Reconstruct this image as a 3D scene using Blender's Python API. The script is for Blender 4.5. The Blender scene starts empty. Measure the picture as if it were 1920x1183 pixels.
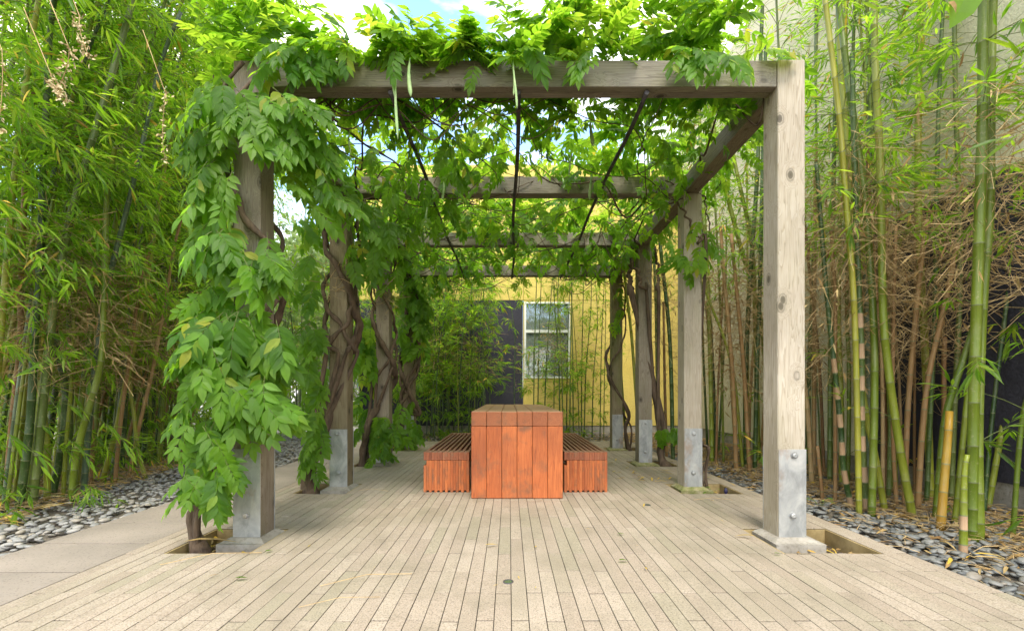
import bpy, math, random
import numpy as np
from math import radians, pi, sin, cos
random.seed(7); rng = np.random.default_rng(7)
S = bpy.context.scene; C = S.collection

# ------------------------------------------------------------------ camera, world, sun, exposure
F = 857.0; VX, VY, EYE = 954.4, 737.0, 0.96
cam = bpy.data.cameras.new('camera'); cam.sensor_width = 36; cam.lens = 36 * F / 1920
cam.shift_x = (960 - VX) / 1920; cam.shift_y = (VY - 591.5) / 1920
cam.clip_start = 0.05; cam.clip_end = 600
co = bpy.data.objects.new('camera', cam); co.location = (0, 0, EYE); co.rotation_euler = (pi / 2, 0, 0)
C.objects.link(co); S.camera = co
SUN_EL, SUN_AZ = 57, 178       # elevation, compass bearing the light comes from (behind the camera)
w = bpy.data.worlds.new('World'); S.world = w; w.use_nodes = True
nt = w.node_tree; nt.nodes.clear()
wo = nt.nodes.new('ShaderNodeOutputWorld'); bg = nt.nodes.new('ShaderNodeBackground')
sky = nt.nodes.new('ShaderNodeTexSky'); sky.sky_type = 'NISHITA'; sky.sun_disc = False
sky.sun_elevation = radians(SUN_EL); sky.sun_rotation = radians(SUN_AZ); sky.dust_density = .2; sky.air_density = 1.0; sky.ozone_density = 3.0
tc = nt.nodes.new('ShaderNodeTexCoord'); mp = nt.nodes.new('ShaderNodeMapping'); mp.inputs['Scale'].default_value = (1.0, 1.0, 3.2)
mp.inputs['Location'].default_value = (5.24, 2.2, 1.0)
cn = nt.nodes.new('ShaderNodeTexNoise'); cn.inputs['Scale'].default_value = 1.7; cn.inputs['Detail'].default_value = 7; cn.inputs['Roughness'].default_value = .6
cr = nt.nodes.new('ShaderNodeValToRGB'); cr.color_ramp.elements[0].position = .41; cr.color_ramp.elements[1].position = .58
mx = nt.nodes.new('ShaderNodeMix'); mx.data_type = 'RGBA'; mx.inputs[7].default_value = (5.1, 4.65, 3.85, 1)
L = nt.links.new
L(tc.outputs['Generated'], mp.inputs[0]); L(mp.outputs[0], cn.inputs['Vector']); L(cn.outputs[0], cr.inputs[0])
L(cr.outputs[0], mx.inputs[0]); L(sky.outputs[0], mx.inputs[6]); L(mx.outputs[2], bg.inputs[0]); L(bg.outputs[0], wo.inputs[0])
bg.inputs[1].default_value = 0.15
sl = bpy.data.lights.new('sun', 'SUN'); sl.energy = 1.0; sl.angle = radians(22); sl.color = (1, .93, .80)
so = bpy.data.objects.new('sun', sl); C.objects.link(so); so.location = (0, -5, 12)
so.rotation_euler = (radians(90 - SUN_EL), 0, radians(180 - SUN_AZ))
S.view_settings.view_transform = 'Standard'; S.view_settings.look = 'None'; S.view_settings.gamma = 1
S.view_settings.use_curve_mapping = False; S.view_settings.exposure = 2.3
S.render.engine = 'CYCLES'; S.cycles.max_bounces = 8; S.cycles.transmission_bounces = 6; S.cycles.transparent_max_bounces = 8
S.cycles.diffuse_bounces = 5; S.cycles.caustics_reflective = False; S.cycles.caustics_refractive = False

def gx(px, y): return (px - VX) * y / F
def gz(py, y): return EYE - (py - VY) * y / F
def gy(py): return F * EYE / (py - VY)

# ------------------------------------------------------------------ helpers
def tag(o, label=None, cat=None, group=None, kind=None):
    if label: o['label'] = label
    if cat: o['category'] = cat
    if group: o['group'] = group
    if kind: o['kind'] = kind
    return o
def empty(name, loc, label=None, cat=None, group=None):
    o = bpy.data.objects.new(name, None); o.empty_display_size = .1; o.location = loc; C.objects.link(o)
    return tag(o, label, cat, group)
class MB:
    def __init__(s): s.V = []; s.F = []; s.n = 0
    def add(s, V, Fc, mat=0, rnd=None, smooth=False):
        V = np.asarray(V, float).reshape(-1, 3); Fc = np.asarray(Fc, int)
        if len(Fc) == 0: return s
        m = len(Fc); r = np.full(m, 0.0) if rnd is None else np.broadcast_to(np.asarray(rnd, float), (m,))
        s.V.append(V); s.F.append((Fc + s.n, np.broadcast_to(mat, (m,)), r, np.full(m, smooth))); s.n += len(V); return s
    def mesh(s, name, mats):
        me = bpy.data.meshes.new(name)
        V = np.concatenate(s.V); me.vertices.add(len(V)); me.vertices.foreach_set('co', V.ravel())
        idx = np.concatenate([f[0].ravel() for f in s.F]); tot = np.concatenate([np.full(len(f[0]), f[0].shape[1]) for f in s.F])
        me.loops.add(len(idx)); me.loops.foreach_set('vertex_index', idx)
        st = np.concatenate([[0], np.cumsum(tot)[:-1]]); me.polygons.add(len(tot)); me.polygons.foreach_set('loop_start', st)
        try: me.polygons.foreach_set('loop_total', tot)
        except Exception: pass
        me.polygons.foreach_set('material_index', np.concatenate([f[1] for f in s.F]).astype(np.int32))
        me.polygons.foreach_set('use_smooth', np.concatenate([f[3] for f in s.F]))
        a = me.attributes.new('rnd', 'FLOAT', 'FACE'); a.data.foreach_set('value', np.concatenate([f[2] for f in s.F]).astype(np.float32))
        for m in (mats if isinstance(mats, (list, tuple)) else [mats]): me.materials.append(m)
        me.update(calc_edges=True); return me
    def build(s, name, mats, parent=None, loc=(0, 0, 0), kind=None):
        if not s.F: return None
        return link(name, s.mesh(name, mats), parent, loc, kind=kind)
def link(name, me, parent=None, loc=(0, 0, 0), rot=None, kind=None, scale=None):
    o = bpy.data.objects.new(name, me); o.location = loc; C.objects.link(o)
    if parent: o.parent = parent
    if rot is not None: o.rotation_euler = rot
    if scale is not None: o.scale = scale
    if kind: o['kind'] = kind
    return o
BF = np.array([[0, 3, 2, 1], [4, 5, 6, 7], [0, 1, 5, 4], [1, 2, 6, 5], [2, 3, 7, 6], [3, 0, 4, 7]])
def box(mb, x0, x1, y0, y1, z0, z1, mat=0, rnd=None):
    mb.add([(x0, y0, z0), (x1, y0, z0), (x1, y1, z0), (x0, y1, z0), (x0, y0, z1), (x1, y0, z1), (x1, y1, z1), (x0, y1, z1)], BF, mat, rnd); return mb
def cbox(mb, x0, x1, y0, y1, z0, z1, c=.004, mat=0, rnd=None):
    """box with chamfered edges"""
    P = []; X = (x0, x1); Y = (y0, y1); Z = (z0, z1)
    for ax in range(3):
        for i in (0, 1):
            for j in (0, 1):
                for k in (0, 1):
                    s = (i, j, k); p = [X[i], Y[j], Z[k]]
                    for a in range(3):
                        if a != ax: p[a] += c * (1 - 2 * s[a])
                    P.append(p)
    def id(ax, i, j, k): return ax * 8 + i * 4 + j * 2 + k
    Q = []
    for s in (0, 1):
        f = [id(0, s, 0, 0), id(0, s, 1, 0), id(0, s, 1, 1), id(0, s, 0, 1)]; Q.append(f if s else f[::-1])
        f = [id(1, 0, s, 0), id(1, 0, s, 1), id(1, 1, s, 1), id(1, 1, s, 0)]; Q.append(f if s else f[::-1])
        f = [id(2, 0, 0, s), id(2, 1, 0, s), id(2, 1, 1, s), id(2, 0, 1, s)]; Q.append(f if s else f[::-1])
    T = []
    for a in (0, 1):
        for b in (0, 1):
            f = [id(0, a, b, 0), id(1, a, b, 0), id(1, a, b, 1), id(0, a, b, 1)]; Q.append(f if (a == b) else f[::-1])
            f = [id(1, 0, a, b), id(2, 0, a, b), id(2, 1, a, b), id(1, 1, a, b)]; Q.append(f if (a == b) else f[::-1])
            f = [id(2, a, 0, b), id(0, a, 0, b), id(0, a, 1, b), id(2, a, 1, b)]; Q.append(f if (a == b) else f[::-1])
            for d in (0, 1):
                f = [id(0, a, b, d), id(1, a, b, d), id(2, a, b, d)]; T.append(f if (a + b + d) % 2 else f[::-1])
    n = mb.n; mb.add(P, Q, mat, rnd); mb.V.append(np.zeros((0, 3))); mb.F.append((np.array(T) + n, np.full(len(T), mat), np.full(len(T), 0. if rnd is None else rnd), np.full(len(T), False)))
    return mb
def tube(mb, P, R, k=8, mat=0, rnd=None, caps=True, matf=None):
    P = np.asarray(P, float); n = len(P); R = np.broadcast_to(np.asarray(R, float), (n,))
    T = np.gradient(P, axis=0); T /= np.linalg.norm(T, axis=1)[:, None] + 1e-9
    u = np.cross(T[0], (0, 1, 0) if abs(T[0][1]) < .9 else (1, 0, 0)); u /= np.linalg.norm(u)
    a = np.arange(k) * 2 * pi / k; V = []
    for i in range(n):
        u = u - T[i] * np.dot(u, T[i]); u /= np.linalg.norm(u); v = np.cross(T[i], u)
        V.append(P[i] + R[i] * (np.cos(a)[:, None] * u + np.sin(a)[:, None] * v))
    V = np.concatenate(V); i = np.arange(n - 1)[:, None] * k; j = np.arange(k)[None]; j2 = (j + 1) % k
    Fc = np.stack([i + j, i + j2, i + k + j2, i + k + j], -1).reshape(-1, 4)
    m = mat if matf is None else np.repeat([matf(q) for q in range(n - 1)], k)
    if caps:
        V = np.concatenate([V, P[:1], P[-1:]]); b = n * k; jj = np.arange(k); j2 = (jj + 1) % k
        T1 = np.concatenate([np.stack([np.full(k, b), j2, jj], -1), np.stack([np.full(k, b + 1), (n - 1) * k + jj, (n - 1) * k + j2], -1)])
        base = mb.n; mb.add(V, Fc, m, rnd, True)
        mb.F.append((T1 + base, np.full(2 * k, mat), np.full(2 * k, 0. if rnd is None else rnd), np.full(2 * k, False)))
    else: mb.add(V, Fc, m, rnd, True)
    return mb
def nrm(v): v = np.asarray(v, float); return v / (np.linalg.norm(v, axis=-1, keepdims=True) + 1e-9)
def frames(X, Z, s):
    X = nrm(X); Z = Z - X * np.sum(X * Z, -1, keepdims=True); Z = nrm(Z + 1e-6); Y = np.cross(Z, X)
    return np.stack([X, Y, Z], -1) * np.asarray(s).reshape(-1, 1, 1)
def stamp(mb, proto, X, Z, P, s, mat=0, rnd=None, smooth=False):
    V, Fs = proto; X = np.asarray(X, float).reshape(-1, 3); M = frames(X, np.asarray(Z, float).reshape(-1, 3), s); n = len(X)
    if n == 0: return mb
    W = (np.einsum('nij,vj->nvi', M, V) + np.asarray(P, float).reshape(-1, 1, 3)).reshape(-1, 3)
    r = np.zeros(n) if rnd is None else np.broadcast_to(rnd, (n,)); base = mb.n; off = (np.arange(n) * len(V))[:, None, None]
    mt = np.broadcast_to(mat, (n,)); mb.V.append(W); mb.n += len(W)
    for f in Fs:
        m = len(f); mb.F.append(((f[None] + off).reshape(-1, f.shape[1]) + base, np.repeat(mt, m), np.repeat(r, m), np.full(n * m, smooth)))
    return mb
def catmull(P, n=8):
    P = np.asarray(P, float); Q = np.concatenate([[2 * P[0] - P[1]], P, [2 * P[-1] - P[-2]]]); out = []
    for i in range(1, len(Q) - 2):
        t = np.linspace(0, 1, n, endpoint=False)[:, None]; a, b, c, d = Q[i - 1], Q[i], Q[i + 1], Q[i + 2]
        out.append(.5 * (2 * b + (c - a) * t + (2 * a - 5 * b + 4 * c - d) * t ** 2 + (3 * b - a - 3 * c + d) * t ** 3))
    out.append(P[-1:]); return np.concatenate(out)
def resample(P, ds):
    P = np.asarray(P); d = np.concatenate([[0], np.cumsum(np.linalg.norm(np.diff(P, axis=0), axis=1))])
    s = np.asarray(ds); return np.stack([np.interp(s, d, P[:, i]) for i in range(3)], -1), d[-1]

# ------------------------------------------------------------------ materials
class NT:
    def __init__(s, name):
        s.m = bpy.data.materials.new(name); s.m.use_nodes = True; s.t = s.m.node_tree; s.t.nodes.clear()
        s.out = s.n('OutputMaterial'); s.b = s.n('BsdfPrincipled'); s.l(s.b.outputs[0], s.out.inputs[0])
    def n(s, k, **kw):
        x = s.t.nodes.new('ShaderNode' + k)
        for a, v in kw.items(): setattr(x, a, v)
        return x
    def l(s, a, b): s.t.links.new(a, b)
    def math(s, op, a, b=None):
        x = s.n('Math', operation=op)
        for i, v in enumerate((a, b)):
            if v is None: continue
            if isinstance(v, (int, float)): x.inputs[i].default_value = v
            else: s.l(v, x.inputs[i])
        return x.outputs[0]
    def ramp(s, fac, stops):
        r = s.n('ValToRGB'); e = r.color_ramp.elements
        while len(e) < len(stops): e.new(.5)
        for q, (p, c) in zip(e, stops):
            q.position = p; q.color = (c if len(c) == 4 else (*c, 1)) if not isinstance(c, float) else (c, c, c, 1)
        s.l(fac, r.inputs[0]); return r.outputs[0]
    def mix(s, f, a, b, mode='MIX'):
        x = s.n('Mix', data_type='RGBA', blend_type=mode)
        for sk, v in ((x.inputs[0], f), (x.inputs[6], a), (x.inputs[7], b)):
            if isinstance(v, (int, float)): sk.default_value = v
            elif isinstance(v, tuple): sk.default_value = (*v, 1)
            else: s.l(v, sk)
        return x.outputs[2]
    def coord(s, scale=(1, 1, 1), rand=True, world=False):
        if world: src = s.n('NewGeometry').outputs['Position']
        else: src = s.n('TexCoord').outputs['Object']
        v = s.n('Mapping'); v.inputs['Scale'].default_value = scale
        if rand:
            oi = s.n('ObjectInfo'); vm = s.n('VectorMath', operation='SCALE'); vm.inputs[0].default_value = (37, 53, 71); s.l(oi.outputs['Random'], vm.inputs['Scale'])
            at = s.n('Attribute', attribute_name='rnd'); v2 = s.n('VectorMath', operation='SCALE'); v2.inputs[0].default_value = (31, 17, 23); s.l(at.outputs['Fac'], v2.inputs['Scale'])
            a = s.n('VectorMath', operation='ADD'); s.l(vm.outputs[0], a.inputs[0]); s.l(v2.outputs[0], a.inputs[1])
            b = s.n('VectorMath', operation='ADD'); s.l(src, b.inputs[0]); s.l(a.outputs[0], b.inputs[1]); src = b.outputs[0]
        s.l(src, v.inputs[0]); return v.outputs[0]
    def noise(s, v, scale, detail=4, rough=.55, dist=0):
        x = s.n('TexNoise'); x.inputs['Scale'].default_value = scale; x.inputs['Detail'].default_value = detail
        x.inputs['Roughness'].default_value = rough; x.inputs['Distortion'].default_value = dist; s.l(v, x.inputs['Vector']); return x.outputs[0]
    def rnd(s):
        oi = s.n('ObjectInfo'); at = s.n('Attribute', attribute_name='rnd')
        return s.math('FRACT', s.math('ADD', oi.outputs['Random'], at.outputs['Fac']))
    def bump(s, h, strength=.3, dist=.01):
        x = s.n('Bump'); x.inputs['Strength'].default_value = strength; x.inputs['Distance'].default_value = dist; s.l(h, x.inputs['Height']); s.l(x.outputs[0], s.b.inputs['Normal'])
    def fin(s, col, rough=.7, metal=0, spec=.3):
        if isinstance(col, tuple): s.b.inputs['Base Color'].default_value = (*col, 1)
        else: s.l(col, s.b.inputs['Base Color'])
        if isinstance(rough, (int, float)): s.b.inputs['Roughness'].default_value = rough
        else: s.l(rough, s.b.inputs['Roughness'])
        s.b.inputs['Metallic'].default_value = metal; s.b.inputs['Specular IOR Level'].default_value = spec; return s.m

def wood(name, c1, c2, c3, axis=2, knots=True, moss=0.0, stain=None, weather=None, rough=.75, cont=1.0):
    t = NT(name); sc = [11, 11, 11]; sc[axis] = .55
    base = t.coord((1, 1, 1)); v = t.n('Mapping'); v.inputs['Scale'].default_value = sc
    if knots:
        ks = [6.5, 6.5, 6.5]; ks[axis] = 4.2
        km = t.n('Mapping'); km.inputs['Scale'].default_value = ks; t.l(base, km.inputs[0])
        vo = t.n('TexVoronoi'); vo.inputs['Scale'].default_value = 1; t.l(km.outputs[0], vo.inputs['Vector'])
        kd = vo.outputs['Distance']
        pull = t.ramp(kd, [(0, 1.), (.42, 0.)]); sm = t.n('VectorMath', operation='SCALE'); sm.inputs[0].default_value = (.09, .09, .0) if axis == 2 else ((0, .09, .09) if axis == 0 else (.09, 0, .09)); t.l(pull, sm.inputs['Scale'])
        ad = t.n('VectorMath', operation='ADD'); t.l(base, ad.inputs[0]); t.l(sm.outputs[0], ad.inputs[1]); t.l(ad.outputs[0], v.inputs[0])
    else: t.l(base, v.inputs[0])
    g = t.noise(v.outputs[0], 2.2, 3, .5, .6)
    wv = t.math('FRACT', t.math('MULTIPLY', g, 9.0)); grain = t.ramp(wv, [(0, .15), (.55, .75), (.9, 1.), (1, .1)])
    fine = t.noise(v.outputs[0], 14, 3, .7)
    f = t.math('MULTIPLY', grain, .55); f = t.math('ADD', f, t.math('MULTIPLY', fine, .55))
    col = t.ramp(f, [(.22, c3), (.48, c2), (.82, c1)])
    big = t.noise(base, 1.3, 4, .6); col = t.mix(t.ramp(big, [(.35, .55 * cont), (.7, 0.)]), col, c3)
    rv = t.rnd(); col = t.mix(t.ramp(rv, [(0, .28), (1, 0.)]), col, c2, 'MULTIPLY') if cont > 1.2 else col
    if knots: col = t.mix(t.ramp(kd, [(.0, .92), (.10, .8), (.13, .15), (.17, .5), (.21, 0.)]), col, tuple(x * .33 for x in c3))
    if stain:
        sn = t.noise(base, stain[1], 5, .65); col = t.mix(t.ramp(sn, [(.52, 0.), (.68, stain[2])]), col, stain[0])
    if moss:
        mn = t.noise(t.coord((1, 1, .5)), 2.0, 4, .6); col = t.mix(t.ramp(mn, [(.5, 0.), (.72, moss)]), col, (.14, .17, .035))
    if weather:
        ge = t.n('NewGeometry'); sx = t.n('SeparateXYZ'); t.l(ge.outputs['Normal'], sx.inputs[0])
        wn = t.mix(fine, weather[0], weather[1]); col = t.mix(t.ramp(sx.outputs[2], [(.55, 0.), (.8, .88)]), col, wn)
    t.bump(t.math('ADD', t.math('MULTIPLY', grain, .5), fine), .45, .004)
    return t.fin(col, rough)
M = {}
M['post'] = wood('post_wood', (.48, .425, .345), (.395, .34, .26), (.20, .165, .115), 2, True, .15)
M['post_old'] = wood('old_post_wood', (.27, .225, .14), (.20, .155, .09), (.09, .07, .04), 2, True, .55)
M['post_grey'] = wood('grey_post_wood', (.30, .26, .205), (.225, .185, .14), (.11, .085, .06), 2, True, .2)
M['beam_x'] = wood('cross_beam_wood', (.27, .245, .19), (.205, .18, .14), (.09, .078, .06), 0, True, .25)
M['beam_y'] = wood('side_beam_wood', (.30, .26, .19), (.21, .175, .125), (.10, .08, .06), 1, True, .25)
wt = ((.26, .15, .085), (.36, .23, .14))
M['tbl_z'] = wood('stained_board', (.56, .18, .055), (.47, .13, .037), (.20, .062, .026), 2, False, 0, ((.13, .07, .04), 4, .8), None, .55, 1.3)
M['tbl_y'] = wood('stained_top_board', (.42, .155, .06), (.33, .11, .04), (.17, .055, .025), 1, False, 0, ((.10, .06, .035), 5, .8), wt, .55, 1.3)
M['slat'] = wood('stained_slat', (.38, .135, .06), (.30, .095, .043), (.16, .055, .028), 2, False, 0, ((.17, .12, .07), 7, .6), ((.15, .085, .055), (.21, .125, .08)), .55, 1.3)

def leaf_mat(name, cols, tcols, tf=.42, rough=.42):
    t = NT(name); r = t.rnd(); c = t.ramp(r, cols); tcc = t.ramp(r, tcols)
    nv = t.noise(t.coord((1, 1, 1)), 24, 2); c = t.mix(t.ramp(nv, [(.3, .3), (.6, 0.)]), c, (.02, .045, .008))
    t.fin(c, rough, 0, .28); tr = t.n('BsdfTranslucent'); t.l(tcc, tr.inputs[0]); ms = t.n('MixShader'); ms.inputs[0].default_value = tf
    t.l(t.b.outputs[0], ms.inputs[1]); t.l(tr.outputs[0], ms.inputs[2]); t.l(ms.outputs[0], t.out.inputs[0]); return t.m
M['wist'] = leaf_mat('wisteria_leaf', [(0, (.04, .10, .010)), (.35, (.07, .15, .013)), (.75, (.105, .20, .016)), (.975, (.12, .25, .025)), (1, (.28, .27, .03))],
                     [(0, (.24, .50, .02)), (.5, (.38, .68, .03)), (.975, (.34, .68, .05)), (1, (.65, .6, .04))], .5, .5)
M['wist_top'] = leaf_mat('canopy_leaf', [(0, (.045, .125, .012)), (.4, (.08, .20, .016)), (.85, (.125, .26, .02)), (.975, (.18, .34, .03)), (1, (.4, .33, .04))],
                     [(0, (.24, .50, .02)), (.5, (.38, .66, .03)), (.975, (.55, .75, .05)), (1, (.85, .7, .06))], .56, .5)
M['bam'] = leaf_mat('bamboo_leaf', [(0, (.035, .085, .010)), (.4, (.085, .17, .015)), (.8, (.17, .28, .025)), (.97, (.18, .32, .04)), (1, (.45, .32, .06))],
                    [(0, (.26, .54, .02)), (.5, (.44, .78, .03)), (.93, (.66, .90, .06)), (1, (.7, .5, .08))], .52)
M['bam_dry'] = leaf_mat('dry_bamboo_leaf', [(0, (.24, .13, .05)), (.5, (.40, .26, .10)), (1, (.56, .42, .20))], [(0, (.3, .18, .07)), (1, (.5, .36, .16))], .25, .7)
M['yellow'] = leaf_mat('yellow_leaf', [(0, (.55, .35, .04)), (.6, (.62, .45, .07)), (1, (.45, .26, .07))], [(0, (.7, .5, .05)), (1, (.6, .35, .06))], .25, .6)
M['tree_far'] = leaf_mat('distant_leaf', [(0, (.10, .16, .05)), (.5, (.17, .24, .08)), (1, (.26, .32, .13))], [(0, (.3, .45, .12)), (1, (.5, .6, .25))], .45, .7)

def culm(name, cols, nscale=2.0, rough=.38):
    t = NT(name); r = t.rnd(); v = t.coord((1, 1, .35)); nz = t.noise(v, nscale, 4, .6)
    f = t.math('ADD', t.math('MULTIPLY', nz, .6), t.math('MULTIPLY', r, .45)); c = t.ramp(f, cols)
    st = t.noise(t.coord((40, 40, 1.2)), 1.5, 2); c = t.mix(t.ramp(st, [(.35, .22), (.6, 0.)]), c, tuple(x * .45 for x in cols[0][1]))
    sp = t.noise(t.coord((1, 1, 1)), 60, 2); c = t.mix(t.ramp(sp, [(.60, 0.), (.72, .45)]), c, (.30, .26, .15)); bl = t.noise(t.coord((1, 1, .6)), 5, 5, .7); c = t.mix(t.ramp(bl, [(.52, 0.), (.68, .4)]), c, tuple(x * .5 + y * .12 for x, y in zip(cols[1][1], (1, .9, .6))))
    return t.fin(c, rough, 0, .4)
M['c_dark'] = culm('dark_green_culm', [(.25, (.016, .042, .010)), (.5, (.05, .095, .018)), (.8, (.15, .18, .04))])
M['c_green'] = culm('green_culm', [(.25, (.075, .12, .010)), (.5, (.15, .195, .014)), (.8, (.30, .30, .035))])
M['c_yg'] = culm('yellow_green_culm', [(.25, (.09, .135, .010)), (.55, (.19, .225, .016)), (.8, (.32, .30, .035))])
M['c_yel'] = culm('yellow_culm', [(.25, (.30, .27, .02)), (.55, (.40, .30, .03)), (.8, (.46, .20, .03))])
M['c_tan'] = culm('dead_tan_culm', [(.25, (.17, .085, .03)), (.55, (.31, .18, .07)), (.8, (.44, .31, .15))], 3, .6)
M['c_grey'] = culm('bluish_culm', [(.25, (.03, .055, .028)), (.55, (.07, .11, .06)), (.8, (.19, .23, .15))])
M['node'] = culm('culm_node', [(.25, (.10, .12, .05)), (.8, (.26, .27, .14))], 6, .7)
M['sheath'] = culm('papery_sheath', [(.25, (.34, .21, .11)), (.55, (.46, .31, .19)), (.8, (.54, .42, .28))], 6, .75)
def barkm(name, a, b):
    t = NT(name); n1 = t.noise(t.coord((6, 6, 1.2)), 3, 5, .7, .5); t.bump(n1, .8, .02); return t.fin(t.ramp(n1, [(.3, a), (.7, b)]), .9)
M['vine'] = barkm('vine_bark', (.04, .026, .017), (.15, .105, .07)); M['bark_pale'] = barkm('pale_bark', (.35, .30, .27), (.62, .57, .52))
M['twig'] = barkm('green_twig', (.08, .11, .03), (.17, .2, .06)); M['twig_dry'] = barkm('dry_twig', (.27, .175, .075), (.56, .41, .21))
t = NT('paver'); v = t.coord(); r = t.rnd(); c = t.ramp(r, [(0, (.30, .245, .185)), (.3, (.335, .275, .21)), (.62, (.37, .31, .24)), (.88, (.32, .27, .20)), (.95, (.29, .255, .18)), (1, (.31, .27, .195))])
sp = t.noise(v, 150, 3, .7); c = t.mix(t.ramp(sp, [(.33, .9), (.5, 0.)]), c, (.13, .105, .075)); c = t.mix(t.ramp(sp, [(.56, 0.), (.72, .6)]), c, (.46, .41, .35))
wd = t.noise(t.coord(world=True, rand=False), 1.1, 5, .65); c = t.mix(t.ramp(wd, [(.44, 0.), (.66, .6)]), c, (.20, .175, .12)); w2 = t.noise(t.coord(world=True, rand=False), 4.5, 5, .7); c = t.mix(t.ramp(w2, [(.52, 0.), (.70, .35)]), c, (.16, .135, .095))
t.bump(sp, .35, .003); M['paver'] = t.fin(c, .85)
t = NT('joint_sand'); n_ = t.noise(t.coord(), 60, 3); M['joint'] = t.fin(t.ramp(n_, [(.3, (.012, .010, .006)), (.7, (.035, .028, .018))]), .95)
t = NT('slab_concrete'); v = t.coord(); n1 = t.noise(v, 90, 3, .75); n2 = t.noise(v, 2.2, 4)
c = t.ramp(n2, [(.3, (.215, .185, .15)), (.7, (.295, .25, .205))]); vo = t.n('TexVoronoi'); vo.inputs['Scale'].default_value = 34; mpn = t.n('Mapping'); mpn.inputs['Scale'].default_value = (1, 2.2, 1); t.l(v, mpn.inputs[0]); t.l(mpn.outputs[0], vo.inputs['Vector'])
c = t.mix(t.ramp(vo.outputs['Distance'], [(.1, .75), (.24, 0.)]), c, (.10, .08, .065)); c = t.mix(t.ramp(n1, [(.34, .5), (.45, 0.)]), c, (.12, .095, .075)); t.bump(n1, .3, .003); M['slab'] = t.fin(c, .85)
t = NT('concrete'); v = t.coord(); n1 = t.noise(v, 40, 4, .7); n2 = t.noise(v, 5, 4); c = t.ramp(n2, [(.3, (.22, .20, .165)), (.7, (.38, .35, .30))]); c = t.mix(t.ramp(n1, [(.35, .5), (.5, 0.)]), c, (.16, .14, .1)); t.bump(n1, .5, .006); M['conc'] = t.fin(c, .9)
t = NT('mossy_concrete'); v = t.coord(); n1 = t.noise(v, 14, 4, .7); t.bump(n1, .5, .006); M['mossy'] = t.fin(t.ramp(n1, [(.35, (.13, .15, .04)), (.55, (.25, .23, .11)), (.75, (.42, .37, .26))]), .95)
t = NT('pit_wall'); v = t.coord(); n1 = t.noise(v, 8, 4, .7); M['pitw'] = t.fin(t.ramp(n1, [(.3, (.20, .145, .06)), (.7, (.38, .29, .14))]), .9)
t = NT('soil'); v = t.coord(world=True, rand=False); n1 = t.noise(v, 25, 5, .7); t.bump(n1, .8, .02); M['soil'] = t.fin(t.ramp(n1, [(.3, (.035, .026, .018)), (.7, (.12, .09, .06))]), .95)
t = NT('bed_grit'); v = t.coord(world=True, rand=False); n1 = t.noise(v, 70, 5, .7); t.bump(n1, .9, .01); M['grit'] = t.fin(t.ramp(n1, [(.3, (.05, .042, .033)), (.7, (.21, .18, .14))]), .95)
t = NT('plaza'); v = t.coord(world=True, rand=False); n1 = t.noise(v, 12, 5, .7); M['plaza'] = t.fin(t.ramp(n1, [(.3, (.42, .39, .35)), (.7, (.52, .48, .44))]), .9)
t = NT('pebble'); r = t.rnd(); c = t.ramp(r, [(0, (.09, .095, .095)), (.3, (.14, .145, .14)), (.6, (.18, .182, .17)), (.82, (.23, .225, .205)), (.93, (.16, .155, .135)), (1, (.30, .26, .21))])
n1 = t.noise(t.coord(), 28, 4, .7); c = t.mix(t.ramp(n1, [(.4, .35), (.65, 0.)]), c, (.06, .06, .055)); M['peb'] = t.fin(c, .5, 0, .4)
t = NT('pebble_pale'); r = t.rnd(); c = t.ramp(r, [(0, (.20, .195, .185)), (.4, (.265, .26, .245)), (.75, (.32, .305, .28)), (1, (.33, .285, .22))])
n1 = t.noise(t.coord(), 28, 4, .7); c = t.mix(t.ramp(n1, [(.4, .35), (.65, 0.)]), c, (.12, .12, .11)); M['peb2'] = t.fin(c, .55, 0, .4)
def stucco(name, a, b, sc=38):
    t = NT(name); v = t.coord((1, 1, 1), False); n1 = t.noise(v, sc, 3, .55, .4); n2 = t.noise(v, 1.2, 5, .6)
    c = t.ramp(n2, [(.3, a), (.7, b)]); c = t.mix(t.ramp(n1, [(.36, .30), (.52, 0.)]), c, tuple(x * .55 for x in a)); dr = t.noise(t.coord((5, 5, .4), False), 1, 4, .6)
    c = t.mix(t.ramp(dr, [(.55, 0.), (.75, .22)]), c, tuple(x * .5 for x in a)); t.bump(n1, .75, .012); return t.fin(c, .9, 0, .2)
M['yellow_st'] = stucco('yellow_stucco', (.56, .43, .11), (.64, .51, .15)); M['char_st'] = stucco('charcoal_stucco', (.034, .033, .044), (.052, .05, .064)); M['cream_st'] = stucco('cream_stucco', (.56, .52, .36), (.66, .61, .45), 44)
M['steel'] = None
t = NT('galvanised_steel'); v = t.coord((1, 1, .6)); n1 = t.noise(v, 9, 4, .65, .6); vo = t.n('TexVoronoi'); vo.inputs['Scale'].default_value = 30; t.l(v, vo.inputs['Vector'])
c = t.ramp(n1, [(.3, (.22, .225, .22)), (.5, (.34, .345, .335)), (.75, (.50, .49, .465))]); vg = t.n('SeparateXYZ'); t.l(vo.outputs['Color'], vg.inputs[0]); c = t.mix(t.ramp(vg.outputs[0], [(0, 0.), (1, .16)]), c, (.2, .22, .24)); ru = t.noise(v, 3.5, 5, .7); c = t.mix(t.ramp(ru, [(.57, 0.), (.68, .6)]), c, (.26, .16, .09)); M['steel'] = t.fin(c, .5, .45, .5)
t = NT('dark_steel'); n1 = t.noise(t.coord(), 20, 3); M['rod'] = t.fin(t.ramp(n1, [(.3, (.03, .028, .032)), (.7, (.09, .08, .08))]), .6, .2)
t = NT('white_frame'); M['frame'] = t.fin((.75, .77, .74), .5)
t = NT('glass'); t.b.inputs['Transmission Weight'].default_value = .75; t.b.inputs['IOR'].default_value = 1.6; M['glass'] = t.fin((.62, .74, .68), .03, 0, .9)
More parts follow.
